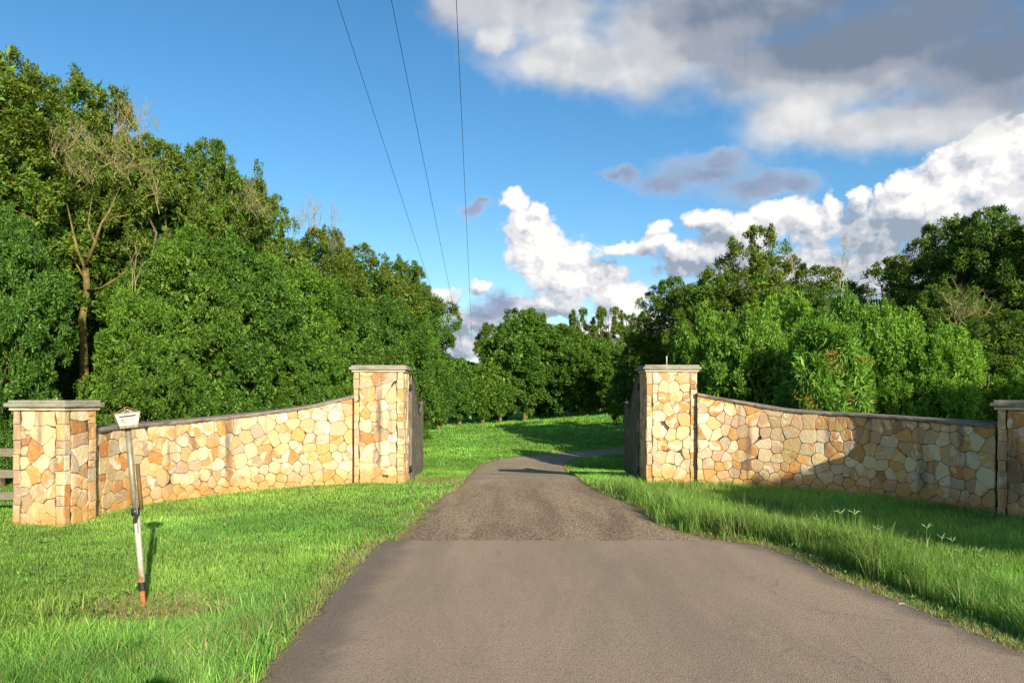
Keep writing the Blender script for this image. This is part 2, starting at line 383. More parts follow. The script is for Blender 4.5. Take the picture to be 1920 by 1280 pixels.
def m_ground():
    t = NT('turf_soil')
    g = t.mix(t.mr(t.noise(2.0, 6, 0.65), 0.35, 0.65), (0.085, 0.175, 0.024), (0.13, 0.24, 0.035))
    g = t.mix(t.mr(t.noise(30, 4, 0.7), 0.42, 0.7, 0, 0.6), g, (0.025, 0.05, 0.008))
    c = t.mix(t.mr(t.noise(0.8, 6, 0.7), 0.60, 0.72, 0, 0.5), g, (0.20, 0.155, 0.07))
    soil = t.mix(t.mr(t.noise(14, 6, 0.7), 0.35, 0.65), (0.16, 0.105, 0.05), (0.40, 0.31, 0.15))
    c = t.mix(t.mr(t.ma('ADD', t.attr('bare', 'Fac'), t.ma('MULTIPLY', t.noise(5, 5, 0.7), 0.7)), 0.55, 0.95), c, soil)
    t.bump(t.noise(35, 5, 0.7), 0.8, 0.03)
    return t.set(c, 0.95, 0.1)
M = dict(
    stone=m_stone(), mortar=m_mortar(),
    cap=m_concrete('weathered_cap', (0.25, 0.235, 0.175), (0.36, 0.335, 0.25), (0.075, 0.075, 0.06)),
    coping=m_concrete('coping_stone', (0.20, 0.165, 0.135), (0.30, 0.25, 0.20), (0.055, 0.045, 0.045)),
    mould=m_concrete('cream_moulding', (0.60, 0.50, 0.34), (0.72, 0.62, 0.44), (0.34, 0.26, 0.15)),
    joint=m_plain('joint_filler', (0.035, 0.024, 0.02), 0.9, 0.3),
    gate=m_wood('weathered_dark_timber', (0.06, 0.055, 0.042), (0.17, 0.15, 0.11), (0.30, 0.26, 0.18)),
    iron=m_plain('black_iron', (0.02, 0.02, 0.02), 0.55, 0.3, 0.4),
    fence=m_wood('fence_timber', (0.14, 0.13, 0.08), (0.20, 0.185, 0.12), (0.09, 0.08, 0.05), (1, 14, 14)),
    asphalt=m_asphalt(), gravel=m_gravel(), ground=m_ground(),
    leaf=m_leaf('hedge_leaf'), leaf2=m_leaf('bush_leaf', 0.30), grass=m_leaf('grass_blade', 0.34, 0.5, 0.3, (1.2, 1.25, 0.5)),
    bark=m_plain('bark', (0.13, 0.10, 0.065), 0.95, 0.45, 0.1, scale=7, bump=0.8),
    lichen=m_plain('lichened_bark', (0.15, 0.125, 0.04), 0.95, 0.5, 0.1, scale=5, bump=0.8),
    twig=m_plain('dead_twig', (0.29, 0.26, 0.115), 0.9, 0.3, 0.15, scale=6, bump=0),
    wire=m_plain('wire', (0.07, 0.07, 0.075), 0.6, 0.1, bump=0),
    pipe=m_plain('galvanised_pipe', (0.25, 0.225, 0.16), 0.5, 0.25, 0.5, 0.3, 12),
    white=m_plain('old_white_paint', (0.42, 0.41, 0.33), 0.6, 0.18, 0.3, 0, 18),
    box=m_plain('cream_enamel', (0.47, 0.435, 0.33), 0.5, 0.10, 0.4, 0, 30),
    boxin=m_plain('dulled_enamel', (0.25, 0.205, 0.115), 0.7, 0.3, 0.3, 0, 25),
    rust=m_plain('rust', (0.36, 0.13, 0.035), 0.85, 0.4, 0.2, 0, 30),
    tape=m_plain('black_tape', (0.02, 0.022, 0.02), 0.45, 0.2, 0.5),
    stake=m_wood('brown_stake', (0.11, 0.07, 0.03), (0.19, 0.12, 0.05), (0.06, 0.04, 0.02)),
    roof=m_plain('pale_roof_sheet', (0.62, 0.62, 0.58), 0.5, 0.05, bump=0),
)

# ------------------------------------------------------------------ ground and road
def warped(a, b, n, c, k):
    t = np.linspace(-1, 1, n); s = np.sinh(k*t)/np.sinh(k)
    return np.where(s < 0, c+(c-a)*s, c+(b-c)*s)
xs = warped(-500, 500, 301, 0.5, 6.2); ys = warped(-60, 900, 361, 14, 5.4)
XX, YY = np.meshgrid(xs, ys); ZZ = terr(XX, YY)
Vg = np.stack([XX, YY, ZZ], -1).reshape(-1, 3); nx = len(xs); ny = len(ys)
ii = np.arange(ny-1)[:, None]*nx+np.arange(nx-1)[None, :]
soil_pts = None
Fg = np.stack([ii, ii+1, ii+nx+1, ii+nx], -1).reshape(-1, 4)
ground = tag(link('ground', npmesh('ground', Vg, Fg, smooth=True), M['ground']), kind='structure')

ASPH_Y = 7.72
apL = [(-3.2, -30), (-2.4, -8), (-1.75, 1.0), (-1.48, 3.0)]+[G(*p)[:2] for p in ((483, 1277), (540, 1200), (600, 1133), (640, 1093), (661, 1064), (690, 1035), (713, 1018.5))]
apR = [(30, -30), (14, -6), (7.2, 1.0), (4.5, 3.9)]+[G(*p)[:2] for p in ((1920, 1229), (1849, 1197), (1784, 1168), (1736, 1149), (1671, 1123), (1581, 1090), (1526, 1061), (1481, 1042), (1426, 1024), (1380, 1019))]
grL = [G(*p)[:2] for p in ((735, 1019), (752, 1008), (792, 963), (822, 937), (866, 911))]+[GT(*p)[:2] for p in ((874, 895), (888, 880), (905, 870), (932, 861), (990, 853), (1080, 846), (1170, 838))]+[(9, 33.0), (16, 36.5), (30, 40)]
grR = [G(*p)[:2] for p in ((1372, 1018), (1321, 1007), (1234, 985), (1194, 950), (1129, 924), (1095, 905))]+[GT(*p)[:2] for p in ((1075, 890), (1060, 876), (1056, 868), (1085, 859), (1130, 854), (1180, 850))]+[(9, 29.5), (16, 33), (30, 36)]
def resample(pts, n):
    P = np.array([tuple(p) for p in pts], float); d = np.r_[0, np.cumsum(np.linalg.norm(np.diff(P, axis=0), axis=1))]
    t = np.linspace(0, d[-1], n); return np.stack([np.interp(t, d, P[:, 0]), np.interp(t, d, P[:, 1])], -1)
def ribbon(A, B, nw, lift, jitter, seed, skirt=0.03):
    rs = np.random.RandomState(seed)
    ja = np.convolve(rs.randn(len(A)), np.ones(3)/3, 'same')*jitter; jb = np.convolve(rs.randn(len(B)), np.ones(3)/3, 'same')*jitter
    W = B-A; ln = np.linalg.norm(W, axis=1, keepdims=True); U = W/ln
    A = A-U*ja[:, None]; B = B+U*jb[:, None]
    t = np.linspace(0, 1, nw)
    Pm = A[:, None]*(1-t)[None, :, None]+B[:, None]*t[None, :, None]
    Z = terr(Pm[..., 0], Pm[..., 1])+lift
    Z[:, 0] -= skirt; Z[:, -1] -= skirt
    V = np.concatenate([Pm, Z[..., None]], -1); n = len(A)
    i = np.arange(n-1)[:, None]*nw+np.arange(nw-1)[None, :]
    Fq = np.stack([i, i+1, i+nw+1, i+nw], -1).reshape(-1, 4)
    edge = np.minimum(t, 1-t)[None, :]*ln; rim = np.exp(-(edge/0.55)**2)
    return V.reshape(-1, 3), Fq, rim.ravel(), V
def fattr(me, name, vals):
    a = me.attributes.new(name, 'FLOAT', 'POINT'); a.data.foreach_set('value', np.asarray(vals, dtype=np.float32))
# asphalt: rows at equal y so that its far edge is straight across
ya = np.concatenate([np.linspace(-30, 2, 30), np.linspace(2.1, ASPH_Y, 110)])
def xat(pts, y):
    P = sorted([tuple(p) for p in pts], key=lambda q: q[1]); P = np.array(P); return np.interp(y, P[:, 1], P[:, 0])
A = np.stack([xat(apL, ya), ya], -1); B = np.stack([xat(apR, ya), ya], -1)
V, Fq, rim, _ = ribbon(A, B, 180, 0.016, 0.045, 3)
V[-180:, 1] += 0.022*np.convolve(np.random.RandomState(5).randn(180), np.ones(3)/3, 'same')
me = npmesh('asphalt_road', V, Fq, smooth=True)
dl = np.abs(V[:, 0]-xat(apL, V[:, 1])); drr = np.abs(V[:, 0]-xat(apR, V[:, 1]))
fattr(me, 'rim', np.maximum(np.exp(-(dl/0.5)**2), 0.8*np.exp(-(drr/0.35)**2)))
tag(link('road', me, M['asphalt']), kind='structure')
A = resample([(grL[0][0], 7.45)]+grL, 150); B = resample([(grR[0][0], 7.45)]+grR, 150)
V, Fq, rim, _ = ribbon(A, B, 30, 0.008, 0.05, 9)
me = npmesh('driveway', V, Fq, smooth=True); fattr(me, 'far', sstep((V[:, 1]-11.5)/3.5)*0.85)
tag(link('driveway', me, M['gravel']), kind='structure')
DRIVE_L, DRIVE_R = A, B
def on_road(x, y, m=0.0):
    """True on the asphalt or the gravel drive, m = margin"""
    r = (y < ASPH_Y) & (x > xat(apL, y)-m) & (x < xat(apR, y)+m)
    # gravel: polygon test
    poly = np.concatenate([DRIVE_L, DRIVE_R[::-1]])
    sel = (y > 7.3) & (y < 45) & (x > -4) & (x < 32)
    ins = np.zeros(len(x), bool); xi = x[sel]; yi = y[sel]; c = np.zeros(len(xi), bool)
    for k in range(len(poly)):
        x0, y0 = poly[k-1]; x1, y1 = poly[k]
        if y0 == y1: continue
        cond = ((y0 > yi) != (y1 > yi)) & (xi < (x1-x0)*(yi-y0)/(y1-y0)+x0); c ^= cond
    ins[sel] = c
    return r | ins
def road_dist(x, y):
    P = np.concatenate([A for A in (np.stack([xat(apL, ya), ya], -1)[::2], np.stack([xat(apR, ya), ya], -1)[::2], DRIVE_L[::2], DRIVE_R[::2])])
    out = np.empty(len(x))
    for k in range(0, len(x), 20000):
        q = np.stack([x[k:k+20000], y[k:k+20000]], -1)
        out[k:k+20000] = np.sqrt(((q[:, None]-P[None])**2).sum(-1)).min(1)
    return out

gm = ground.data; bare_v = np.zeros(len(Vg)); kk = (np.abs(Vg[:, 0]) < 9) & (Vg[:, 1] > 1) & (Vg[:, 1] < 40)
bare_v[kk] = np.exp(-(road_dist(Vg[kk, 0].astype(float), Vg[kk, 1].astype(float))/0.30)**2)
bare_v = np.maximum(bare_v, np.exp(-(((Vg[:, 0]+2.7)/0.5)**2+((Vg[:, 1]-5.27)/0.25)**2)))
bare_v = np.maximum(bare_v, np.exp(-((Vg[:, 0]+1.75)/0.35)**2-((Vg[:, 1]-4.15)/0.6)**2))
bare_v = np.maximum(bare_v, np.exp(-((Vg[:, 0]+1.5)/0.55)**2-((Vg[:, 1]-13.6)/0.6)**2)); fattr(gm, 'bare', bare_v)

# ------------------------------------------------------------------ masonry
PAL = [((0.68, 0.55, 0.36), 26), ((0.74, 0.65, 0.48), 20), ((0.60, 0.44, 0.25), 14), ((0.62, 0.34, 0.10), 16), ((0.56, 0.23, 0.05), 9),
       ((0.62, 0.43, 0.31), 9), ((0.50, 0.34, 0.24), 5), ((0.44, 0.38, 0.31), 5), ((0.32, 0.17, 0.08), 3), ((0.64, 0.50, 0.22), 7), ((0.36, 0.32, 0.27), 2)]
def clip(poly, a, b, c):
    """keep a*x+b*y<=c"""
    out = []; n = len(poly)
    for i in range(n):
        p = poly[i]; q = poly[(i+1) % n]; dp = a*p[0]+b*p[1]-c; dq = a*q[0]+b*q[1]-c
        if dp <= 0: out.append(p)
        if (dp < 0) != (dq < 0) and dp != dq:
            t = dp/(dp-dq); out.append((p[0]+t*(q[0]-p[0]), p[1]+t*(q[1]-p[1])))
    return out
def voronoi_cells(w, z0, ztop, size, rng, x0=0.0):
    hmax = max(ztop(x0+w*k/40)[0] for k in range(41))-z0
    seeds = []
    z = z0+rng.uniform(0, 0.05); row = 0
    while z < z0+hmax+0.05:
        rh = size*rng.uniform(0.48, 1.10); x = x0-rng.uniform(0, size*0.6)
        while x < x0+w+0.05:
            wd = size*rng.uniform(0.38, 1.45)
            p = (x+wd/2+rng.uniform(-.22, .22)*wd, z+rh/2+rng.uniform(-.34, .34)*rh, rng.uniform(0.0, 0.035))
            if x0-0.02 < p[0] < x0+w+0.02 and p[1] < ztop(min(max(p[0], x0), x0+w))[0]+0.02 and all((p[0]-q[0])**2+(p[1]-q[1])**2 > (0.36*size)**2 for q in seeds[-24:]): seeds.append(p)
            x += wd
        z += rh
    cells = []
    for i, p in enumerate(seeds):
        poly = [(x0, z0), (x0+w, z0), (x0+w, z0+hmax), (x0, z0+hmax)]
        for q in sorted(seeds, key=lambda q: (q[0]-p[0])**2+(q[1]-p[1])**2)[1:26]:
            a = q[0]-p[0]; b = q[1]-p[1]; c = (q[0]**2+q[1]**2-p[0]**2-p[1]**2+p[2]**2-q[2]**2)/2
            poly = clip(poly, a, b, c)
            if len(poly) < 3: break
        zt, sl = ztop(p[0]); poly = clip(poly, -sl, 1, zt-sl*p[0])
        if len(poly) >= 3: cells.append(poly)
    return cells
def warp(x, z, k):
    return (x+0.011*math.sin(17*z+3*k+2.2*math.sin(9*x))+0.008*math.sin(41*z+29*x), z+0.012*math.sin(15*x+k+2*math.sin(11*z))+0.008*math.sin(37*x-23*z))
class Masonry:
    def __init__(s, seed):
        s.V = []; s.F = []; s.c1 = []; s.c2 = []; s.sd = []; s.mi = []; s.rng = random.Random(seed)
        s.cols = [c for c, k in PAL for _ in range(k)]
    def raw(s, vs, faces, c1=(0.4, 0.3, 0.2), c2=None, seed=(0, 0, 0), mi=0):
        o = len(s.V); s.V += [tuple(v) for v in vs]
        for f in faces: s.F.append([o+i for i in f]); s.mi.append(mi)
        s.c1 += [c1]*len(vs); s.c2 += [c2 or c1]*len(vs); s.sd += [seed]*len(vs)
    def stone(s, poly, mp, k=0.0, do_warp=True, xlim=None):
        """poly in (along, up); mp maps (along, up, out) to the world"""
        rng = s.rng
        pts = []; n = len(poly)
        for i in range(n):
            p = poly[i]; q = poly[(i+1) % n]; L = math.hypot(q[0]-p[0], q[1]-p[1])
            if L < 0.012: pts.append(p); continue
            m = max(1, int(L/0.045))
            for j in range(m): pts.append((p[0]+(q[0]-p[0])*j/m, p[1]+(q[1]-p[1])*j/m))
        cx = sum(p[0] for p in pts)/len(pts); cz = sum(p[1] for p in pts)/len(pts)
        rr = sum(math.hypot(p[0]-cx, p[1]-cz) for p in pts)/len(pts)
        if rr < 0.02: return
        if do_warp:
            pts = [warp(x, z, k) for x, z in pts]
            if xlim: pts = [(min(max(x, xlim[0]), xlim[1]), z) for x, z in pts]
            # knock the corners off
            pts = [tuple((pts[i-1][j]+12*pts[i][j]+pts[(i+1) % len(pts)][j])/14 for j in (0, 1)) for i in range(len(pts))]
        def inset(dd): 
            out = []
            for x, z in pts:
                r = math.hypot(x-cx, z-cz); f = max(0.15, (r-dd)/r) if r > 1e-6 else 1
                out.append((cx+(x-cx)*f, cz+(z-cz)*f))
            return out
        g = rng.uniform(0.0006, 0.0034); h = rng.uniform(0.005, 0.022); tx = rng.uniform(-.06, .06); tz = rng.uniform(-.06, .06)
        r0 = inset(g); r1 = inset(g+0.002); r2 = inset(g+0.007); r3 = inset(rr*0.5)
        hh = lambda p, b: b+tx*(p[0]-cx)+tz*(p[1]-cz)+rng.uniform(-.001, .001)
        vs = [mp(x, z, -0.006) for x, z in r0]+[mp(p[0], p[1], hh(p, h*0.8)) for p in r1]+[mp(p[0], p[1], hh(p, h)) for p in r2]+[mp(p[0], p[1], hh(p, h*1.12)+rng.uniform(-.002, .002)) for p in r3]+[mp(cx, cz, h*1.15)]
        m = len(pts); fs = []
        for a in range(3):
            for i in range(m): j = (i+1) % m; fs.append([a*m+i, a*m+j, (a+1)*m+j, (a+1)*m+i])
        for i in range(m): fs.append([3*m+i, 3*m+(i+1) % m, 4*m])
        c = rng.choice(s.cols); v = rng.uniform(0.74, 1.08); c1 = tuple(min(.66, x*v*k) for x, k in zip(c, (0.93, 0.84, 0.69)))
        c2 = rng.choice(s.cols) if rng.random() < 0.8 else c1
        s.raw(vs, fs, c1, c2, tuple(rng.uniform(-50, 50) for _ in range(3)), 0)
    def build(s, name, parent):
        me = bpy.data.meshes.new(name); me.from_pydata(s.V, [], s.F)
        me.materials.append(M['stone']); me.materials.append(M['mortar'])
        me.polygons.foreach_set('material_index', np.array(s.mi, dtype=np.int32))
        for nm, arr in (('col', s.c1), ('col2', s.c2)):
            a = me.color_attributes.new(nm, 'FLOAT_COLOR', 'POINT'); c = np.ones((len(s.V), 4), np.float32); c[:, :3] = arr; a.data.foreach_set('color', c.ravel())
        a = me.attributes.new('seed', 'FLOAT_VECTOR', 'POINT'); a.data.foreach_set('vector', np.array(s.sd, np.float32).ravel())
        bm = bmesh.new(); bm.from_mesh(me); bmesh.ops.recalc_face_normals(bm, faces=bm.faces); bm.to_mesh(me); bm.free()
        o = bpy.data.objects.new(name, me); COL.objects.link(o); o.parent = parent; return o

def pillar(corner, ang, w, dep, H, label, seed, zb=-0.35, faces='flbr', nub=None, slab=0.075):
    """corner = front left corner on the ground, ang = turn of the front face from the x axis"""
    c = Vector((corner[0], corner[1], 0)); ux = Vector((math.cos(ang), math.sin(ang), 0)); uy = Vector((-math.sin(ang), math.cos(ang), 0))
    t = thing('stone_pillar', label, 'gate pillar', c, ang, 'stone pillars of the entrance')
    ms = Masonry(seed); top = H-0.13
    def side(o, du, n, width, par):
        mp = lambda a, z, out: o+du*a+Vector((0, 0, z))+n*out
        # squared corner blocks
        zrow = zb; k = 0; rng = random.Random(seed*7+3)
        rows = []
        while zrow < top-0.02:
            hgt = rng.uniform(0.13, 0.27)
            if top-(zrow+hgt) < 0.10: hgt = top-zrow
            rows.append((zrow, zrow+hgt)); zrow += hgt
        ql, qr = 0.09, 0.11
        for i, (a, b) in enumerate(rows):
            ms.stone([(-0.012, a), (ql+0.012*math.sin(i*2.1), a), (ql+0.012*math.sin(i*2.1+1), b), (-0.012, b)], mp, do_warp=False)
            if (i+par) % 3: ms.stone([(width-qr+0.014*math.sin(i), a), (width+0.012, a), (width+0.012, b), (width-qr+0.014*math.sin(i+2), b)], mp, do_warp=False)
            else:
                m = (a+b)/2
                ms.stone([(width-qr, a), (width+0.012, a), (width+0.012, m), (width-qr, m)], mp, do_warp=False)
                ms.stone([(width-qr, m), (width+0.012, m), (width+0.012, b), (width-qr, b)], mp, do_warp=False)
        for cell in voronoi_cells(width-ql-qr-0.02, zb, lambda x: (top, 0.0), 0.265, random.Random(seed+par*31), ql+0.01):
            ms.stone(cell, mp, seed+par, xlim=(ql+0.004, width-qr-0.004))
    X = Vector((1, 0, 0)); Yv = Vector((0, 1, 0))
    side(Vector((0, 0, 0)), X, -Yv, w, 0)
    side(Vector((w, 0, 0)), Yv, X, dep, 1)
    side(Vector((0, dep, 0)), -Yv, -X, dep, 2)
    side(Vector((w, dep, 0)), -X, Yv, w, 4)
    vs = [(x, y, z) for z in (zb, top) for x, y in ((0, 0), (w, 0), (w, dep), (0, dep))]
    ms.raw(vs, [[0, 1, 5, 4], [1, 2, 6, 5], [2, 3, 7, 6], [3, 0, 4, 7], [4, 5, 6, 7]], mi=1)
    ms.build('stonework', t)
    cx, cy = w/2, dep/2
    m = MB(); m.box((cx, cy, top+0.020), (w+0.09, dep+0.09, 0.040), bevel=0.006); m.done('moulding', M['mould'], t)
    m = MB(); m.box((cx, cy, top+0.042+slab*0.30), (w+0.17, dep+0.17, slab*0.60), bevel=0.008)
    m.box((cx, cy, top+0.042+slab*0.60+slab*0.22), (w+0.10, dep+0.10, slab*0.44), bevel=0.008)
    m.done('cap', M['cap'], t)
    ztop = top+0.042+slab*1.04
    if nub == 'rod':
        m = MB(); m.tube([(cx-0.02, cy, ztop-0.01), (cx-0.02, cy, ztop+0.19)], 0.013); m.tube([(cx-0.02, cy, ztop-0.01), (cx-0.02, cy, ztop+0.02)], 0.03); m.done('conduit', M['white'], t)
    elif nub:
        m = MB(); m.tube([(cx+0.02, cy, ztop-0.01), (cx+0.02, cy, ztop+0.035)], 0.014)
        m.tube([(cx+0.02, cy, ztop+0.008), (cx-0.05, cy, ztop+0.010), (cx-0.12, cy-0.02, ztop+0.004)], 0.006); m.done('conduit', M['pipe'], t)
    return t

def curvedwall(pts, tops, label, seed, thick=0.32):
    """pts: foot line on the ground seen from the road; tops: height at those points"""
    t = thing('stone_wall', label, 'wall', (pts[0][0], pts[0][1], 0), 0, 'curved entrance walls'); O = Vector((pts[0][0], pts[0][1], 0))
    P = np.array([(p[0], p[1]) for p in pts]); d = np.r_[0, np.cumsum(np.linalg.norm(np.diff(P, axis=0), axis=1))]; L = d[-1]
    # smooth the line
    tt = np.linspace(0, L, 161); Q = np.stack([np.interp(tt, d, P[:, 0]), np.interp(tt, d, P[:, 1])], -1); T = np.interp(tt, d, tops)
    for _ in range(60):
        Q[1:-1] = (Q[:-2]+2*Q[1:-1]+Q[2:])/4; T[1:-1] = (T[:-2]+2*T[1:-1]+T[2:])/4
    tan = np.gradient(Q, axis=0); tan /= np.linalg.norm(tan, axis=1, keepdims=True); nor = np.stack([tan[:, 1], -tan[:, 0]], -1)
    dd = np.r_[0, np.cumsum(np.linalg.norm(np.diff(Q, axis=0), axis=1))]; L = dd[-1]
    fx = lambda a: (np.interp(a, dd, Q[:, 0]), np.interp(a, dd, Q[:, 1])); fn = lambda a: (np.interp(a, dd, nor[:, 0]), np.interp(a, dd, nor[:, 1]))
    ft = lambda a: float(np.interp(a, dd, T))
    def mp(a, z, out):
        p = fx(a); n = fn(a); return Vector((p[0]+n[0]*out, p[1]+n[1]*out, z))-O
    ztop = lambda a: (ft(a)-0.055, (ft(min(a+.05, L))-ft(max(a-.05, 0)))/0.1 if 0.05 < a < L-.05 else 0.0)
    ms = Masonry(seed); zb = -0.30
    for cell in voronoi_cells(L, zb, ztop, 0.225, random.Random(seed)): ms.stone(cell, mp, seed*1.0, xlim=(0, L))
    n = 121; ss = np.linspace(0, L, n); vs = []; fs = []
    for a in ss:
        zt = ft(a)-0.05; vs += [mp(a, zb, 0), mp(a, zt, 0), mp(a, zt, -thick), mp(a, zb, -thick)]
    for i in range(n-1):
        o = i*4
        for k in range(3): fs.append([o+k, o+k+1, o+4+k+1, o+4+k])
    ms.raw(vs, fs, mi=1); ms.raw(vs[:4], [[0, 1, 2, 3]], mi=1); ms.raw(vs[-4:], [[0, 1, 2, 3]], mi=1)
    ms.build('stonework', t)
    m = MB(); rng = random.Random(seed); a = 0.004
    while a < L-0.1:
        b = min(L-0.004, a+rng.uniform(0.75, 1.15)); k = 10; rings = []; dz = rng.uniform(-.004, .004); do = rng.uniform(-.006, .006)
        for j in range(k+1):
            s = a+(b-0.006-a)*j/k; zt = ft(s)+dz; i0, i1 = 0.045+do, -thick-0.03
            w1 = 0.004*math.sin(31*s+seed); w2 = 0.003*math.sin(53*s)
            rings.append([m.bm.verts.new(mp(s, z, o)) for z, o in ((zt-0.058+w2, i0-0.006), (zt-0.032+w1, i0+0.004+w1), (zt-0.006, i0-0.004+w2), (zt, i0-0.018), (zt+0.001, i1+0.01), (zt-0.06, i1))])
        q = len(rings[0])
        for r0, r1 in zip(rings, rings[1:]):
            for i in range(q): m.bm.faces.new((r0[i], r0[(i+1) % q], r1[(i+1) % q], r1[i]))
        m.bm.faces.new(rings[0]); m.bm.faces.new(rings[-1][::-1]); a = b
    m.done('coping', M['coping'], t)
    return t, mp, L

p_l = pillar((-6.41, 8.80), math.radians(-10), 0.73, 0.50, 1.60, 'low left stone pillar beside the timber rail fence, in full sun', 11, nub='stub', slab=0.085)
gl = pillar((-3.02, 13.08), 0.0, 0.93, 0.66, 2.27, 'tall stone gate pillar on the left of the driveway, left gate hung on it', 22, nub='nub', slab=0.085)
gr = pillar((2.57, 12.98), 0.0, 0.93, 0.66, 2.27, 'tall stone gate pillar on the right of the driveway with a thin white rod on its cap', 35, nub='rod', slab=0.085)
p_r = pillar((6.62, 9.28), -0.95, 0.80, 0.80, 1.60, 'low right stone pillar in tree shade at the right end of the wall', 46, slab=0.085)

LP = [G(173, 970), G(210, 959), G(271, 946), G(346, 935), G(410, 926), G(480, 918), G(580, 911), G(664, 906.5)]
LT = [1.215, 1.23, 1.25, 1.28, 1.32, 1.38, 1.50, 1.70]
wl, mpl, LL = curvedwall(LP, LT, 'left curved stone wall rising to the tall gate pillar, fully sunlit, behind the mailbox', 101)
RP = [G(1307, 909), G(1360, 910), G(1405, 912), G(1460, 915.5), G(1520, 920), G(1595, 926), G(1677, 937), G(1759, 949), G(1867, 969)]
RT = [1.74, 1.64, 1.56, 1.46, 1.41, 1.38, 1.35, 1.31, 1.28]
wr, mpr, LR = curvedwall(RP, RT, 'right curved stone wall with a rounded tree shadow across its far end', 202)
for (t, mp, a, zt, nm) in ((wl, mpl, 0.0, 1.18, 'expansion_joint'), (wl, mpl, LL, 1.64, 'expansion_joint')):
    m = MB(); p = mp(a, 0, 0.012); s = -0.014 if a > 0 else 0.014
    m.box((p.x+s, p.y-0.004, zt/2-0.15), (0.032, 0.05, zt+0.3)); m.done(nm, M['joint'], t)

# ------------------------------------------------------------------ gates
def gate(hx, hy, mirror, label):
    """leaf opened inwards, running along +y from its hinge"""
    t = thing('timber_gate', label, 'gate', (hx, hy, -0.06), math.radians(1.0 if mirror < 0 else -2.2), 'pair of open driveway gates')
    Lg = 2.10; top = lambda s: 2.16-0.78*float(sstep(s/1.35))**0.9 if s < 1.35 else 1.38+0.24*float(sstep((s-1.35)/0.45))
    m = MB(); n = 15; w = Lg/n; rng = random.Random(5)
    for i in range(n):
        a = i*w+0.003; b = (i+1)*w-0.006; z0 = 0.03+rng.uniform(0, .01); yo = rng.uniform(-.002, .002)
        steps = 4; xa, xb = -0.014+yo, 0.010+yo
        lo = [(xa, a, z0), (xa, b, z0), (xb, b, z0), (xb, a, z0)]
        vs = [m.bm.verts.new(v) for v in lo]
        tp = [m.bm.verts.new((x, y, top(y))) for x, y, _ in lo]
        m.bm.faces.new(vs); m.bm.faces.new(tp[::-1])
        for k in range(4): m.bm.faces.new((vs[k], vs[(k+1) % 4], tp[(k+1) % 4], tp[k]))
    m.done('boards', M['gate'], t)
    m = MB(); sgn = mirror
    xo = 0.032*sgn
    m.box((xo, 0.05, 1.06), (0.045, 0.10, 2.12), bevel=0.004); m.box((xo, Lg-0.05, 0.80), (0.045, 0.10, 1.58), bevel=0.004)
    m.box((xo, Lg/2, 0.12), (0.043, Lg-0.21, 0.13), bevel=0.004); m.box((xo, Lg/2, 1.02), (0.043, Lg-0.21, 0.12), bevel=0.004)
    m.done('frame', M['gate'], t)
    m = MB(); k = 24                                           # curved top rail
    for j in range(k):
        s0 = Lg*j/k; s1 = Lg*(j+1)/k
        r = [m.bm.verts.new(v) for s in (s0, s1) for v in ((-0.030, s, top(s)-0.045), (0.034, s, top(s)-0.045), (0.034, s, top(s)+0.014), (-0.030, s, top(s)+0.014))]
        for q in range(4): m.bm.faces.new((r[q], r[(q+1) % 4], r[4+(q+1) % 4], r[4+q]))
    m.done('top_rail', M['gate'], t)
    m = MB()                                                    # scroll work in the dip
    for cy, cz, R in ((1.30, 1.50, 0.105), (1.56, 1.50, 0.085), (1.05, 1.60, 0.08)):
        pts = [(0.0, cy+R*(1-0.12*a)*math.cos(a), cz+R*(1-0.12*a)*math.sin(a)) for a in np.linspace(0, 5.6, 26)]
        m.tube(pts, 0.008, 6)
    m.tube([(0, 0.75, 1.86), (0, 1.1, 1.70), (0, 1.5, 1.62), (0, 1.9, 1.70)], 0.009, 6)
    m.done('scroll_work', M['iron'], t)
    for z in (0.28, 1.92):
        m = MB(); m.tube([(0.0, -0.055, z-0.06), (0.0, -0.055, z+0.06)], 0.022, 10); m.box((xo*1.75, 0.16, z), (0.010, 0.36, 0.045)); m.box((0, -0.03, z), (0.02, 0.05, 0.05)); m.done('hinge', M['iron'], t)
    m = MB()                                                    # drop bolt and foot at the free end
    m.tube([(xo*2.0, Lg-0.10, -0.05), (xo*2.0, Lg-0.10, 0.55)], 0.010, 8); m.tube([(xo*2.0, Lg-0.10, 0.10), (xo*2.8, Lg-0.02, 0.06), (xo*3.2, Lg+0.04, -0.04)], 0.012, 8)
    m.tube([(xo*2.0, Lg-0.16, 0.12), (xo*2.6, Lg-0.25, 0.02), (xo*2.6, Lg-0.30, -0.06)], 0.012, 8)
    m.done('drop_bolt', M['iron'], t)
gate(-2.035, 13.80, -1, 'weathered dark timber gate leaf swung open beside the left gate pillar')
gate(2.53, 13.70, 1, 'dark timber gate leaf in shadow, swung open beside the right gate pillar')

# ------------------------------------------------------------------ rail fence at the far left
t = thing('rail_fence', 'grey timber three rail fence running left from the low pillar', 'fence', (-6.55, 9.55, 0))
for z in (0.87, 0.57, 0.26):
    m = MB(); m.box((-2.1, 0.02, z), (4.4, 0.04, 0.115), bevel=0.004); m.done('rail', M['fence'], t)
for x in (0.02, -2.2, -4.2):
    m = MB(); m.box((x, 0.085, 0.42), (0.10, 0.085, 1.15), bevel=0.006); m.done('post', M['fence'], t)

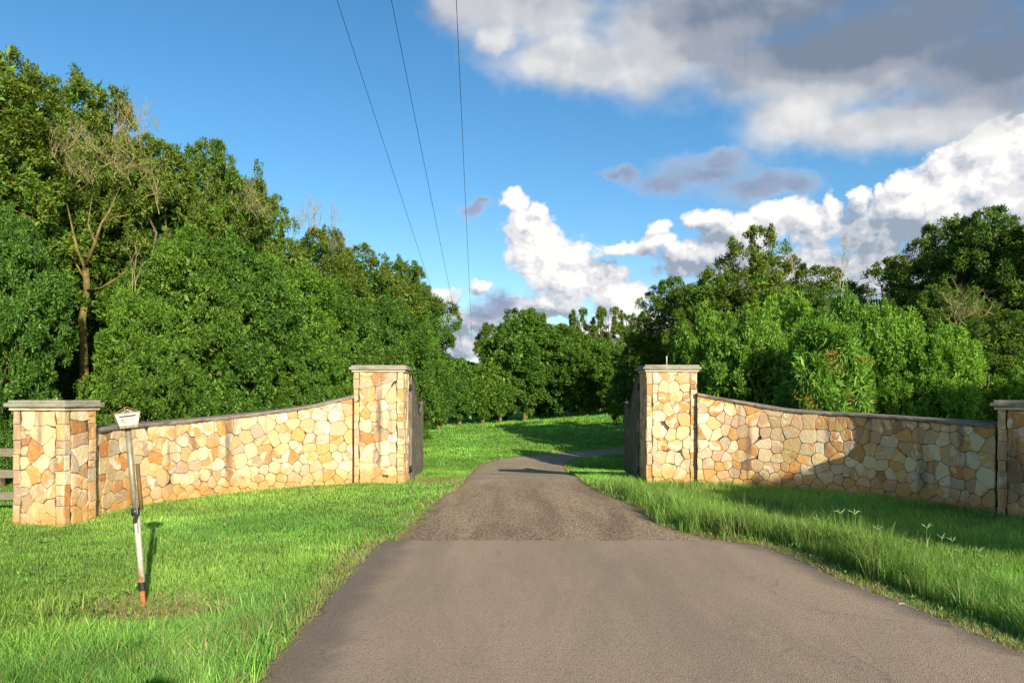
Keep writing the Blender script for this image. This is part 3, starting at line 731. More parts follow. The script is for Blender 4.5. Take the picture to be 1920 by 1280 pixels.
# ------------------------------------------------------------------ mailbox
def mailbox():
    b = Vector((-2.83, 5.25, 0)); t = thing('mailbox', 'cream metal mailbox with gabled top on a leaning taped pole', 'mailbox', b)
    ax = Vector((-0.125, 0.0, 1.39)); u = ax.normalized()
    at = lambda s, r=0.0: ax*s+Vector((r, 0, 0))
    m = MB(); m.tube([at(0.42), at(1.03)], 0.0205, 12); m.done('pipe', M['pipe'], t)
    m = MB(); m.tube([at(0.14, 0.004), at(0.55, 0.006)], 0.0225, 12); m.done('sleeve', M['white'], t)
    m = MB(); m.tube([at(-0.08), at(0.16)], 0.023, 4); m.done('steel_post', M['rust'], t)
    m = MB(); m.box(at(0.185)+Vector((.004, -0.0225, 0)), (0.012, 0.004, 0.045), rot=Matrix.Rotation(-0.12, 3, 'Y')); m.box(at(0.165)+Vector((.01, -0.026, 0)), (0.022, 0.008, 0.04), rot=Matrix.Rotation(0.2, 3, 'Y')); m.done('rust_patch', M['rust'], t)
    m = MB()
    for s in np.linspace(0.10, 0.14, 5): m.tube([at(s), at(s+0.008)], 0.0275+0.001*math.sin(s*300), 12)
    m.done('lower_tape', M['tape'], t)
    m = MB(); m.tube([at(0.515), at(0.535), at(0.555)], [0.0285, 0.030, 0.0285], 12); m.box(at(0.50)+Vector((0.012, -0.022, 0)), (0.028, 0.012, 0.07), rot=Matrix.Rotation(0.25, 3, 'Y')); m.done('upper_tape', M['tape'], t)
    m = MB(); m.tube([at(0.545, 0.045)+Vector((0, .004, 0)), at(0.80, 0.047)+Vector((0, .004, 0))], 0.0145, 6); m.done('stake', M['stake'], t)
    m = MB(); m.tube([at(0.42, 0.018)+Vector((0, -.02, 0)), at(0.53, 0.026)+Vector((0, -.02, 0)), at(0.66, 0.030)+Vector((0, -.016, 0))], 0.0035, 6); m.done('wire_tie', M['pipe'], t)
    R = Matrix.Rotation(math.radians(-7.0), 3, 'Y'); Rz = Matrix.Rotation(math.radians(35), 3, 'Z')
    bx = bpy.data.objects.new('box', None)
    def part(mb, name, mat, par):
        for v in mb.bm.verts: v.co = ax+Vector((0.050, -0.075, 0.020))+R @ (Rz @ (v.co*0.88))
        return mb.done(name, mat, par)
    w0, w1, h, D = 0.070, 0.097, 0.105, 0.20
    m = MB(); m.prism([(-w0, 0), (w0, 0), (w1, h), (-w1, h)], 0.0, D); box = part(m, 'box', M['box'], t)
    m = MB(); m.prism([(-w0+0.002, -0.022), (w0-0.004, -0.022), (w0, 0.0), (-w0, 0.0)], 0.004, D-0.004); part(m, 'base_tray', M['boxin'], t)
    m = MB(); m.prism([(-w1+0.004, h), (w1-0.004, h), (0.0, h+0.050)], 0.035, D); part(m, 'gable', M['boxin'], t)
    m = MB(); m.prism([(-w1-0.008, h-0.004), (0.0, h+0.054), (w1+0.008, h-0.004), (w1+0.008, h+0.0), (0.0, h+0.058), (-w1-0.008, h+0.001)], -0.006, D+0.006); part(m, 'roof', M['boxin'], t)
    m = MB(); m.box((0, -0.002, h+0.004), (2*w1+0.004, 0.010, 0.007)); m.box((-0.018, 0.010, h+0.030), (0.006, 0.040, 0.052)); part(m, 'roof_rim', M['boxin'], t)
    m = MB(); m.box((0.004, 0.030, h+0.014), (0.022, 0.010, 0.012)); part(m, 'latch', M['iron'], t)
    m = MB(); m.prism([(-0.068, 0.079), (-0.062, 0.071), (0.0, 0.072), (0.058, 0.075), (0.066, 0.081), (0.058, 0.088), (0.0, 0.087), (-0.062, 0.084)], -0.0015, 0.001); part(m, 'slot', M['iron'], t)
    # worn hand painted figures below the slot
    m = MB()
    def stroke(pts, r=0.0016): m.tube([(x, -0.0012, z) for x, z in pts], r*1.9, 5)
    stroke([(-.042, .060), (-.043, .036)]); stroke([(-.041, .048), (-.031, .060)], .0012); stroke([(-.040, .047), (-.030, .036)], .0012)
    stroke([(-.024, .058), (-.022, .049), (-.017, .057), (-.012, .049), (-.009, .058)], .0014); stroke([(-.004, .056), (.002, .050), (-.001, .046)], .0012)
    stroke([(.022, .060), (.027, .064), (.034, .062), (.034, .054), (.026, .052)], .0010); stroke([(.034, .054), (.032, .042), (.024, .038)], .0010)
    stroke([(-.034, .032), (-.027, .034), (-.030, .022)], .0012); stroke([(-.018, .034), (-.022, .024), (-.015, .022), (-.013, .030)], .0011)
    stroke([(-.004, .034), (-.005, .022)], .0010); stroke([(.006, .034), (.008, .024), (.010, .034)], .0009)
    part(m, 'painted_marks', m_plain('faded_marker', (0.07, 0.065, 0.04), 0.8, 0.5), t)
mailbox()

# ------------------------------------------------------------------ foliage
def unit(a): return a/np.maximum(np.linalg.norm(a, axis=-1, keepdims=True), 1e-9)
def leaves(pos, axis, k, Ln, Wd, pal, rs, spread=0.9, hcol=None, droop=0.0):
    """k leaves round each twig tip"""
    n = len(pos); P = np.repeat(pos, k, 0); A = np.repeat(axis, k, 0)
    d = unit(A*0.55+rs.randn(n*k, 3)*spread*0.62); d[:, 2] -= droop; d = unit(d)
    P = P+d*Ln*0.15+rs.randn(n*k, 3)*Ln*0.22
    side = unit(np.cross(d, A+rs.randn(n*k, 3)*0.35)); nrm = unit(np.cross(side, d))
    L = Ln*rs.uniform(0.65, 1.2, (n*k, 1)); W = Wd*rs.uniform(0.7, 1.2, (n*k, 1))*0.5
    v0 = P; v1 = P+d*L*0.45+side*W+nrm*W*0.35; v2 = P+d*L-nrm*L*0.10; v3 = P+d*L*0.45-side*W+nrm*W*0.35
    V = np.stack([v0, v1, v2, v3], 1).reshape(-1, 3); Fq = np.arange(n*k*4).reshape(-1, 4)
    pal = np.array(pal); ci = rs.randint(0, len(pal), n); c = pal[ci]*rs.uniform(0.8, 1.2, (n, 1))
    c = np.repeat(c, k, 0)*rs.uniform(0.85, 1.15, (n*k, 1))
    return V, Fq, np.repeat(c, 4, 0)
def joinm(parts):
    V = []; Fq = []; C = []; o = 0
    for v, f, c in parts: V.append(v); Fq.append(f+o); C.append(c); o += len(v)
    return np.concatenate(V), np.concatenate(Fq), np.concatenate(C)
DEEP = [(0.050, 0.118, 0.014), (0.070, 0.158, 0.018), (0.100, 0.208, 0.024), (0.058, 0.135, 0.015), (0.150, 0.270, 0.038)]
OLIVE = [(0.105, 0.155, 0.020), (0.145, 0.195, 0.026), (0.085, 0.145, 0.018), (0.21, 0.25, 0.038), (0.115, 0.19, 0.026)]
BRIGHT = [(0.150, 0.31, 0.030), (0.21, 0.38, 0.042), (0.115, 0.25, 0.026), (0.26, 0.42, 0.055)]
def make_tree(key, seed, H, R, z0, nl, lobe, clumps, spr, k, Ln, Wd, pal, pal2=None, shoots=10, openness=0.0, trunk_r=0.16, trunkmat='bark', leafmat='leaf', fork=1.0, droop=0.0, narrow=0.0, twigs=40, lean=0.0):
    """one crown mesh and one trunk mesh, base at the origin"""
    rs = np.random.RandomState(seed); cz = (H+z0)/2; hz = (H-z0)/2
    # lobes through an egg-shaped volume
    LC = []; LRr = []
    g = np.arange(nl)+0.5; ph = math.pi*(1+5**0.5)*g+seed; zz = 1-2*g/nl
    for i in range(nl):
        r = math.sqrt(max(0, 1-abs(zz[i])**2.8)); t = (zz[i]+1)/2
        wide = (1-narrow*t)*(0.78+0.22*math.sin(math.pi*min(1, t*1.15)))
        q = rs.uniform(0.35, 0.92); LC.append((R*q*r*wide*math.cos(ph[i])+lean*t, R*q*r*wide*math.sin(ph[i]), cz+hz*0.82*zz[i]+rs.uniform(-.1, .1)*hz))
        LRr.append(lobe*R*rs.uniform(0.75, 1.2)*(1-0.35*narrow*t))
    LC.append((0, 0, cz)); LRr.append(0.45*R)
    LC = np.array(LC); LRr = np.array(LRr)
    if openness == 0: LC[:, 2] = np.minimum(LC[:, 2], H-LRr*0.75)
    # clump centres on lobe skins, thrown away when buried in another lobe
    per = int(clumps/len(LC)*1.7)
    li = np.repeat(np.arange(len(LC)), per); dr = unit(rs.randn(len(li), 3)); dr[:, 2] *= 0.95
    pc = LC[li]+dr*LRr[li][:, None]*np.array([1, 1, 0.88])*rs.uniform(0.88, 1.06, (len(li), 1))
    dist = np.linalg.norm((pc[:, None]-LC[None])/LRr[None, :, None], axis=-1); dist[np.arange(len(li)), li] = 9
    keep = (dist.min(1) > 0.98) & (pc[:, 2] > z0-0.15)
    if openness: keep &= rs.rand(len(li)) > openness
    pc = pc[keep]; dr = dr[keep]; pc = pc[:clumps*2]; dr = dr[:clumps*2]
    rc = rs.uniform(0.17, 0.36, len(pc))*(R/2.2)**0.5
    n = len(pc)
    d2 = unit(rs.randn(n*spr, 3)+np.repeat(dr, spr, 0)*0.9+np.array([0, 0, .25]))
    sp = np.repeat(pc, spr, 0)+d2*np.repeat(rc, spr)[:, None]*rs.uniform(0.45, 1.05, (n*spr, 1))*np.array([1, 1, 0.8])
    ax = unit(d2+np.array([0, 0, .35])+rs.randn(n*spr, 3)*0.3)
    t = np.clip((sp[:, 2]-z0)/(H-z0), 0, 1)
    parts = []
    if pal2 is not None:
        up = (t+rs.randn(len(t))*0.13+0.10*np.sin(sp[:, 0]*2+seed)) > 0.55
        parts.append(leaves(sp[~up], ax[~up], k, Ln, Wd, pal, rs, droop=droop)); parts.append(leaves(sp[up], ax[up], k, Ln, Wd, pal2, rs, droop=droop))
    else: parts.append(leaves(sp, ax, k, Ln, Wd, pal, rs, droop=droop))
    # leafy leaders breaking the outline
    for i in range(shoots):
        j = rs.choice(np.argsort(-pc[:, 2])[:max(8, len(pc)//3)]); ln = rs.uniform(0.2, 0.62)*(R/2.2)**0.5; m = int(ln*60)
        s = rs.rand(m, 1); dirn = unit(dr[j]*0.45+np.array([0, 0, 1.0])+rs.randn(3)*0.2)
        q = pc[j]+dirn*s*ln+rs.randn(m, 3)*0.12*(1.2-s)
        parts.append(leaves(q, unit(rs.randn(m, 3)*0.5+dirn), k, Ln, Wd, pal2 if pal2 is not None else pal, rs))
    # inner foliage, in the shade of the outer
    if openness < 0.3:
        m = int(len(LC)*70); li = rs.randint(0, len(LC), m); q = LC[li]+unit(rs.randn(m, 3))*LRr[li][:, None]*rs.uniform(0.35, 0.85, (m, 1)); q = q[q[:, 2] > z0]
        parts.append(leaves(q, unit(rs.randn(len(q), 3)), 4, Ln*2.3, Wd*2.6, pal, rs))
    V, Fq, C = joinm(parts)
    crown = npmesh(key+'_crown', V, Fq, col=C); crown.materials.append(M[leafmat])
    # trunk, limbs to the lobes, twigs to clumps
    m = MB(); rg = random.Random(seed)
    fz = max(0.5, z0*0.8+0.4)*fork
    base = [Vector((0, 0, -0.5)), Vector((0.02, 0, 0.15)), Vector((rg.uniform(-.06, .06), rg.uniform(-.06, .06), fz*0.6)), Vector((rg.uniform(-.1, .1), rg.uniform(-.1, .1), fz))]
    m.tube(base, [trunk_r*1.35, trunk_r*1.1, trunk_r*0.9, trunk_r*0.85], 9); top = base[-1]
    def bend(a, b, r0, r1, nseg=5, wig=0.06, sides=6):
        L = (b-a).length; pts = []
        for i in range(nseg+1):
            f = i/nseg; p = a.lerp(b, f)+Vector((rg.gauss(0, 1), rg.gauss(0, 1), rg.gauss(0, 1)))*wig*L*(0 if i in (0, nseg) else 1)+Vector((0, 0, 1))*0.12*L*math.sin(math.pi*f)*-1
            pts.append(p)
        m.tube(pts, [r0+(r1-r0)*i/nseg for i in range(nseg+1)], sides, cap=False); return pts
    limbs = []
    for i in range(len(LC)):
        c = Vector(LC[i]); limbs.append((bend(top-Vector((0, 0, rg.uniform(0, fz*0.35))), c, trunk_r*rg.uniform(0.35, 0.6), trunk_r*0.14, 6, 0.05), c))
    idx = rs.permutation(len(pc))[:twigs]
    for j in idx:
        p = Vector(pc[j]); a = min((q for l, _ in limbs for q in l[2:]), key=lambda q: (q-p).length)
        bend(a, p+Vector(dr[j])*0.12, trunk_r*0.11+0.004, 0.004, 4, 0.07, 4)
    bmesh.ops.recalc_face_normals(m.bm, faces=m.bm.faces)
    tm = bpy.data.meshes.new(key+'_trunk'); m.bm.to_mesh(tm); m.bm.free(); tm.materials.append(M[trunkmat])
    return crown, tm, H, R
def twig_mesh(key, seed, n, L, depth=4, r0=0.02, up=0.6, spread=0.6, scat=0.05):
    rg = random.Random(seed); m = MB()
    def grow(p, d, ln, r, dep):
        pts = [p]; q = p; dd = d.copy()
        for i in range(3):
            dd = (dd+Vector((rg.gauss(0, .18), rg.gauss(0, .18), rg.gauss(0, .12)+0.05))).normalized(); q = q+dd*ln/3; pts.append(q)
        m.tube(pts, [r, r*0.85, r*0.7, r*0.5], 4 if dep > 1 else 3, cap=False)
        if dep > 0:
            for _ in range(rg.choice((2, 3, 3))):
                a = pts[rg.choice((1, 2, 3))]; grow(a, (dd+Vector((rg.gauss(0, spread), rg.gauss(0, spread), rg.gauss(0, spread*.7)+up*0.3))).normalized(), ln*rg.uniform(.55, .8), r*0.55, dep-1)
    for i in range(n):
        a = rg.uniform(0, 6.28); grow(Vector((rg.gauss(0, scat), rg.gauss(0, scat), rg.gauss(0, scat*.7))), Vector((math.cos(a)*rg.uniform(.2, 1), math.sin(a)*rg.uniform(.2, 1), up)).normalized(), L*rg.uniform(.7, 1.1), r0, depth)
    me = bpy.data.meshes.new(key); m.bm.to_mesh(me); m.bm.free(); me.materials.append(M['twig']); return me

K = dict(
    # key      seed H   R   z0  nl lobe clumps spr k Ln   Wd
    hedgeA=make_tree('hedgeA', 1, 5.4, 2.0, 0.20, 28, 0.33, 500, 38, 8, 0.100, 0.034, DEEP, shoots=16, trunk_r=0.14, lean=0.1),
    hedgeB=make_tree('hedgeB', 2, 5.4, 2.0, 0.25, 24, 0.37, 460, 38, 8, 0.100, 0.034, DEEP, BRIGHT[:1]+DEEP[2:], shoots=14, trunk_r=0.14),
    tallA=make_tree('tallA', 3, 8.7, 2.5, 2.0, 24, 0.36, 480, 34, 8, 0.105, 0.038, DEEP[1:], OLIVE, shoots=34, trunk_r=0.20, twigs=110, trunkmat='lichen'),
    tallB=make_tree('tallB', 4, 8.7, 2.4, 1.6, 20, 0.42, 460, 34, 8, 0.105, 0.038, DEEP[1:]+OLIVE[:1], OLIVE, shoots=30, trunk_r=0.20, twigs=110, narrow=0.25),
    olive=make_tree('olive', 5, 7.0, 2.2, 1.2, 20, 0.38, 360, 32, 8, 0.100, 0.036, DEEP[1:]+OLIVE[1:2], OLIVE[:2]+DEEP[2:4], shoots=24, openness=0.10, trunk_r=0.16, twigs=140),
    open=make_tree('open', 6, 7.0, 1.7, 2.2, 18, 0.34, 150, 24, 8, 0.12, 0.045, OLIVE[:2]+DEEP[2:], OLIVE, shoots=12, openness=0.38, trunk_r=0.13, twigs=150, lean=0.3),
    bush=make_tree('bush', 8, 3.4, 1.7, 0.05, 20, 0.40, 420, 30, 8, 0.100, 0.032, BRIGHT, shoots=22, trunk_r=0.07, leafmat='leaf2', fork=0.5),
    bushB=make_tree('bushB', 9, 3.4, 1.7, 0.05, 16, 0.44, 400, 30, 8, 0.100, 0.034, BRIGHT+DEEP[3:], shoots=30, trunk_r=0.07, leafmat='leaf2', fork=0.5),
    oleander=make_tree('oleander', 10, 3.0, 1.3, 0.35, 14, 0.36, 230, 20, 9, 0.165, 0.028, BRIGHT+[(0.17, 0.26, 0.05)], shoots=6, trunk_r=0.035, leafmat='leaf2', fork=0.6, droop=0.35, openness=0.1, twigs=70),
    farA=make_tree('farA', 12, 7.4, 2.9, 0.85, 26, 0.34, 420, 26, 7, 0.17, 0.075, DEEP, DEEP[1:]+OLIVE[:1], shoots=14, trunk_r=0.20, trunkmat='lichen'),
    farB=make_tree('farB', 13, 4.8, 1.35, 0.95, 18, 0.50, 260, 24, 7, 0.19, 0.09, DEEP, DEEP[2:], shoots=12, trunk_r=0.15, trunkmat='lichen', narrow=0.3),
    feather=make_tree('feather', 14, 9.6, 2.6, 5.4, 12, 0.32, 80, 22, 7, 0.22, 0.085, OLIVE+DEEP[1:2], shoots=10, openness=0.35, trunk_r=0.14, twigs=70, droop=0.1),
)
GRP = 'trees behind the entrance walls'
def plant(key, px, d, top, halfw, name, cat, label, rz, sz=None, group=None, twig=None):
    """px, top, halfw are survey pixels; d is the distance"""
    crown, trunk, H, R = K[key]
    x = (px-CX)/F*d; zg = float(terr(x, d)); h = CAMZ+(HY-top)/F*d-zg
    t = thing(name, label, cat, (x, d, zg), rz, group)
    r = halfw*d/F/R*0.93; s = Vector((r, r, h/H*0.985))
    for nm, me in (('crown', crown), ('trunk', trunk)):
        o = bpy.data.objects.new(nm, me); COL.objects.link(o); o.parent = t; o.scale = s
    return t, h
HG = 'hedge trees along the left side'
# tall olive-topped trees of the left row
L_ = [
 ('tallA', -75, 14.0, 130, 240, 'tall tree at the left edge of the photo with the highest crown'),
 ('tallB', 30, 15.5, 118, 150, 'tall olive crowned tree above the low left pillar'),
 ('tallA', 165, 17.5, 168, 165, 'tall dark tree with a double spiked top at the left'),
 ('tallB', 275, 17.0, 262, 140, 'tree mixed with pale dead twigs right of the double spiked top'),
 ('olive', 400, 20.0, 285, 125, 'round topped olive tree standing out above the sloping hedge line'),
 ('tallB', 345, 19.0, 335, 110, 'olive tree in the dip left of the round topped one'),
 ('olive', 490, 22.5, 372, 90, 'olive green tree right below the round topped one'),
 ('tallA', 590, 26.0, 440, 105, 'tree with greyish twigs at its top halfway down the sloping hedge line'),
 ('tallB', 690, 30.0, 468, 100, 'tree above and left of the tall left gate pillar with a flat top'),
 ('tallA', 760, 34.0, 494, 84, 'last tall tree of the left row nearest the gap of sky'),
]
for i, (k, px, d, top, hw, lab) in enumerate(L_): plant(k, px, d, top, hw, 'broadleaf_tree', 'tree', lab, i*1.7+0.4, group=HG)
F_ = [
 ('hedgeA', 0, 12.6, 400, 112, 'dense green tree behind the low left pillar, left of the dark gap'),
 ('hedgeB', -150, 12.2, 380, 150, 'dense green tree cut by the left edge behind the rail fence'),
 ('hedgeB', 268, 14.2, 545, 92, 'low dense green tree right behind the mailbox'),
 ('hedgeA', 345, 15.6, 430, 118, 'dense green tree behind the left wall right of the mailbox'),
 ('hedgeA', 455, 16.6, 455, 128, 'dense green tree behind the middle of the left wall'),
 ('hedgeB', 545, 18.6, 490, 118, 'rounded green tree left of the tall left gate pillar'),
 ('hedgeA', 630, 21.5, 530, 105, 'green tree directly behind the tall left gate pillar'),
 ('hedgeB', 560, 17.2, 640, 90, 'low leafy tree above the rising end of the left wall'),
 ('hedgeA', 715, 26.0, 560, 90, 'green tree seen over the left gate leaf'),
 ('hedgeB', 780, 31.0, 590, 66, 'green tree whose foliage reaches the lawn just right of the left gate'),
]
for i, (k, px, d, top, hw, lab) in enumerate(F_): plant(k, px, d, top, hw, 'broadleaf_tree', 'tree', lab, i*2.3+1.0, group=HG)
for i, (k, px, d, top, hw, lab) in enumerate((
 ('tallB', 120, 20.5, 330, 130, 'tree deep in shade behind the dark gap at the left'), ('hedgeB', 165, 18.6, 590, 110, 'low shaded tree at the bottom of the dark gap'),
 ('hedgeA', 60, 19.0, 600, 120, 'shaded tree behind the one at the low left pillar'), ('hedgeB', -60, 18.0, 560, 150, 'shaded tree beyond the rail fence'))):
    plant(k, px, d, top, hw, 'broadleaf_tree', 'tree', lab, i*1.1+2.0, group=HG)
FR = 'row of trees across the far lawn'
C_ = [
 ('farB', 822, 36.5, 668, 36, 'small dense tree at the left end of the far row'),
 ('farB', 862, 39.5, 684, 32, 'small far tree with a forked yellow trunk, below the sky gap'),
 ('farB', 905, 40.5, 686, 34, 'small far tree with a leafy trunk left of the big rounded ones'),
 ('farB', 938, 40.5, 660, 30, 'narrow far tree next to the big rounded ones'),
 ('farA', 985, 42.0, 588, 78, 'big rounded far tree, tallest dense crown of the far row'),
 ('farA', 1052, 42.5, 612, 78, 'big rounded far tree in the middle of the far row'),
 ('farA', 1105, 41.0, 632, 66, 'rounded far tree with a short yellow trunk at the lawn edge'),
 ('farA', 1160, 39.0, 655, 56, 'far tree at the right end of the row beside the right gate'),
 ('farA', 1215, 38.0, 640, 60, 'far tree partly hidden behind the right gate pillar'),
]
C_ += [('hedgeB', px, 47.5, 668, 62, 'dark tree in shade behind the %s of the far row' % w) for px, w in ((850, 'left end'), (930, 'narrow trees'), (1010, 'tallest rounded tree'), (1095, 'yellow trunked tree'), (1170, 'right end'))]
for i, (k, px, d, top, hw, lab) in enumerate(C_): plant(k, px, d, top, hw, 'shade_tree', 'tree', lab, i*1.9, group=FR)
for i, (px, d, top, hw, lab) in enumerate((
 (925, 52, 600, 50, 'thin crowned tree leaning out over the left of the big rounded far trees'),
 (985, 54, 574, 62, 'wispy crown showing on top of the tallest rounded far tree'),
 (1085, 55, 574, 34, 'left one of the feathery trees standing above the far row'),
 (1137, 54, 569, 44, 'middle and tallest feathery tree above the far row'),
 (1180, 56, 584, 34, 'right one of the feathery trees above the far row near the dark trees'))):
    plant('feather', px, d, top, hw, 'feathery_tree', 'tree', lab, i*2.1+0.3, group='thin crowned trees beyond the far row')
RG = 'trees on the right side'
R_ = [
 ('olive', 1262, 25.0, 530, 88, 'dark olive tree rising over the right gate pillar'),
 ('olive', 1335, 22.5, 516, 107, 'olive tree right of the right gate pillar, below the tall open crown'),
 ('open', 1420, 23.5, 424, 88, 'tall open crowned tree sticking up against the white cloud'),
 ('tallB', 1440, 21.5, 500, 98, 'tree filling below the tall open crown'),
 ('open', 1545, 22.0, 490, 110, 'sparse tree with bare pale branches left of the sky notch'),
 ('olive', 1510, 20.0, 545, 110, 'olive tree below the sparse one with bare branches'),
 ('open', 1660, 23.0, 478, 98, 'sparse crowned tree at the sky notch on the right'),
 ('olive', 1640, 20.0, 585, 98, 'low dark tree at the bottom of the sky notch'),
 ('tallA', 1775, 20.0, 428, 120, 'big tree right of the sky notch with a rounded top'),
 ('olive', 1860, 18.5, 406, 134, 'tallest tree at the right, near the photo edge'),
 ('tallB', 1975, 17.5, 405, 159, 'tree cut off by the right edge of the photo'),
 ('olive', 1760, 18.0, 545, 116, 'yellowish green tree in front of the big rounded right tree'),
 ('olive', 1200, 27.0, 640, 61, 'dark leafy tree beside the right gate leaf'),
 ('olive', 1880, 15.6, 590, 110, 'dark tree behind the low right pillar'),
]
for i, (k, px, d, top, hw, lab) in enumerate(R_): plant(k, px, d, top, hw, 'broadleaf_tree', 'tree', lab, i*2.0+0.9, group=RG)
B_ = [
 ('bushB', 1330, 17.0, 600, 80, 'deep green bush behind the right gate pillar'),
 ('bushB', 1410, 16.0, 600, 92, 'glossy green bush over the highest part of the right wall'),
 ('bush', 1480, 17.5, 570, 90, 'bright bush left of the orange flowered shrub'),
 ('bush', 1655, 14.8, 592, 98, 'bright green bush right of the orange flowered shrub'),
 ('bush', 1760, 14.0, 628, 88, 'fresh green bush over the shaded stretch of the right wall'),
 ('bushB', 1590, 16.5, 570, 80, 'bright bush directly above the orange flowered shrub'),
 ('bushB', 1935, 13.5, 690, 80, 'dark bush at the right edge above the low right pillar'),
]
for i, (k, px, d, top, hw, lab) in enumerate(B_): plant(k, px, d, top, hw, 'leafy_bush', 'bush', lab, i*1.3+0.2, group='bushes behind the right wall')
t, h = plant('oleander', 1555, 13.9, 612, 92, 'flowering_shrub', 'shrub', 'long leaved shrub with orange red blooms behind the right wall', 0.7)
rs = np.random.RandomState(3); BV = []; BC = []
for px, py in ((1560, 662), (1555, 676), (1562, 690), (1614, 675), (1520, 760), (1508, 748), (1590, 745), (1540, 772)):
    d = 13.0; p = np.array([(px-CX)/F*d, d, CAMZ+(HY-py)/F*d]); q = p+rs.randn(8, 3)*np.array([0.045, 0.15, 0.03])
    V, Fq, C = leaves(q-np.array(t.location), unit(rs.randn(8, 3)+np.array([0, -.5, .5])), 4, 0.065, 0.022, [(0.42, 0.17, 0.05), (0.34, 0.24, 0.06), (0.30, 0.13, 0.04)], rs)
    BV.append(V); BC.append(C)
V = np.concatenate(BV); cs, sn = math.cos(-0.7), math.sin(-0.7); V = np.stack([V[:, 0]*cs-V[:, 1]*sn, V[:, 0]*sn+V[:, 1]*cs, V[:, 2]], -1)
tag(link('blooms', npmesh('blooms', V, np.arange(len(V)).reshape(-1, 4), col=np.concatenate(BC)), M['leaf2'], t), kind='stuff')
# pale dead twigs tangled in crowns
TW = [twig_mesh('tangle', 1, 22, 0.42, 4, 0.009, 0.9, 0.5, 0.38), twig_mesh('tangleB', 2, 22, 0.42, 4, 0.009, 0.5, 0.6, 0.36), twig_mesh('snag', 3, 2, 0.8, 4, 0.017, 1.2, 0.35)]
for i, (k, px, py, d, s, lab) in enumerate((
 (0, 125, 290, 14.3, 0.68, 'left tangle of pale dead twigs in the tall trees at the left'),
 (0, 150, 335, 14.6, 0.55, 'lower tangle of pale dead twigs above the dark gap'),
 (1, 232, 330, 14.8, 0.80, 'right tangle of pale dead twigs in the tall trees at the left'),
 (0, 245, 262, 15.6, 0.85, 'reddish grey dead twigs poking above the crown line at the left'),
 (2, 300, 400, 15.6, 0.7, 'bare pale branch between the dead tangles and the round topped tree'),
 (2, 250, 545, 13.6, 0.6, 'thin bare branch beside the dark gap'),
 (1, 470, 400, 19.0, 0.8, 'thin dead twigs below the round topped olive tree'),
 (0, 583, 425, 25.0, 1.1, 'greyish twiggy tuft halfway down the sloping left tree line'),
 (1, 640, 470, 25.5, 0.9, 'brownish twigs above the tall left gate pillar'),
 (2, 1575, 545, 20.0, 1.0, 'pale bare branches rising beside the sky notch on the right'),
 (2, 1490, 520, 21.5, 0.7, 'bare branch at the edge of the tall open crown on the right'),
 (1, 1820, 600, 16.2, 0.8, 'pale dead twigs in the right hand trees'),
 (2, 1690, 520, 20.5, 0.6, 'bare twigs at the right of the sky notch'))):
    o = link('dead_branches', TW[k]); o.location = ((px-CX)/F*d, d, CAMZ+(HY-py)/F*d); o.rotation_euler = (0, 0, i*1.9); o.scale = (s, s, s)
    tag(o, lab, 'dead branches', 'pale dead branches in the tree crowns')
# the lichened forked trunk in the dark gap
m = MB()
def br(pts, rad): m.tube([((px-CX)/F*d, d, CAMZ+(HY-py)/F*d) for px, py, d in pts], rad, 7)
br([(150, 860, 14.8), (158, 700, 14.8), (154, 600, 14.7), (163, 545, 14.6), (160, 495, 14.4)], [.10, .09, .075, .07, .06])
br([(160, 505, 14.4), (145, 470, 14.3), (135, 425, 14.4), (125, 380, 14.6)], [0.039, 0.029, 0.019, 0.010])
br([(161, 500, 14.4), (178, 455, 14.2), (190, 420, 14.2), (205, 395, 14.3), (225, 350, 14.6)], [0.046, 0.033, 0.026, 0.019, 0.010])
br([(190, 420, 14.2), (215, 408, 14.2), (245, 402, 14.2)], [0.019, 0.014, 0.008]); br([(162, 530, 14.6), (140, 490, 14.3), (122, 455, 14.4)], [0.033, 0.019, 0.010])
br([(163, 545, 14.6), (190, 540, 14.2), (222, 520, 14.1), (240, 505, 14.1)], [0.033, 0.029, 0.019, 0.010])
br([(178, 455, 14.2), (165, 420, 14.3), (172, 370, 14.4)], [0.023, 0.016, 0.008])
o = m.done('forked_trunk', M['lichen']); tag(o, 'yellow lichened forked trunk standing in the dark gap at the left', 'tree trunk')

# tree standing off to the right behind the camera; its shade lies on the right wall and lawn
def shade_tree():
    t = thing('shade_tree', 'large tree off to the right whose rounded shadow crosses the right wall', 'tree', (0, 0, 0))
    rs = np.random.RandomState(77); p = Vector((0.907, 0.42, 0)); s0 = -12.0; pc = 13.7
    c = SH*s0+p*pc; t.location = (c.x, c.y, 0); cz = 4.15
    d = unit(rs.randn(42000, 3)); r = rs.uniform(0.55, 1.0, (len(d), 1))**0.5
    q = d*r*np.array([5.0, 5.0, 5.0])*(1+0.03*np.sin(d[:, :1]*9+2)*np.cos(d[:, 2:]*11))+np.array([0, 0, cz]); q = q[q[:, 2] > 0.8]
    d2 = unit(rs.randn(6000, 3)); q2 = d2*rs.uniform(0.5, 1.0, (6000, 1))**0.5*np.array([1.9, 1.9, 0.7])
    o2 = SH*3.9-p*4.5; q = np.concatenate([q, q2+np.array([o2.x, o2.y, 5.5])])
    V, Fq, C = leaves(q, unit(rs.randn(len(q), 3)), 3, 0.34, 0.24, DEEP, rs)
    link('crown', npmesh('crown', V, Fq, col=C), M['leaf'], t)
    m = MB(); m.tube([(0, 0, -.3), (0.05, 0, 1.5), (0, .1, cz-1.2)], [.38, .28, .2], 10)
    for a in range(7): m.tube([(0, .1, cz-1.6), (1.1*math.cos(a*.9), 1.1*math.sin(a*.9), cz-.7), (2.6*math.cos(a*.9), 2.6*math.sin(a*.9), cz+.3)], [.14, .1, .04], 6)
    m.done('trunk', M['bark'], t)
shade_tree()

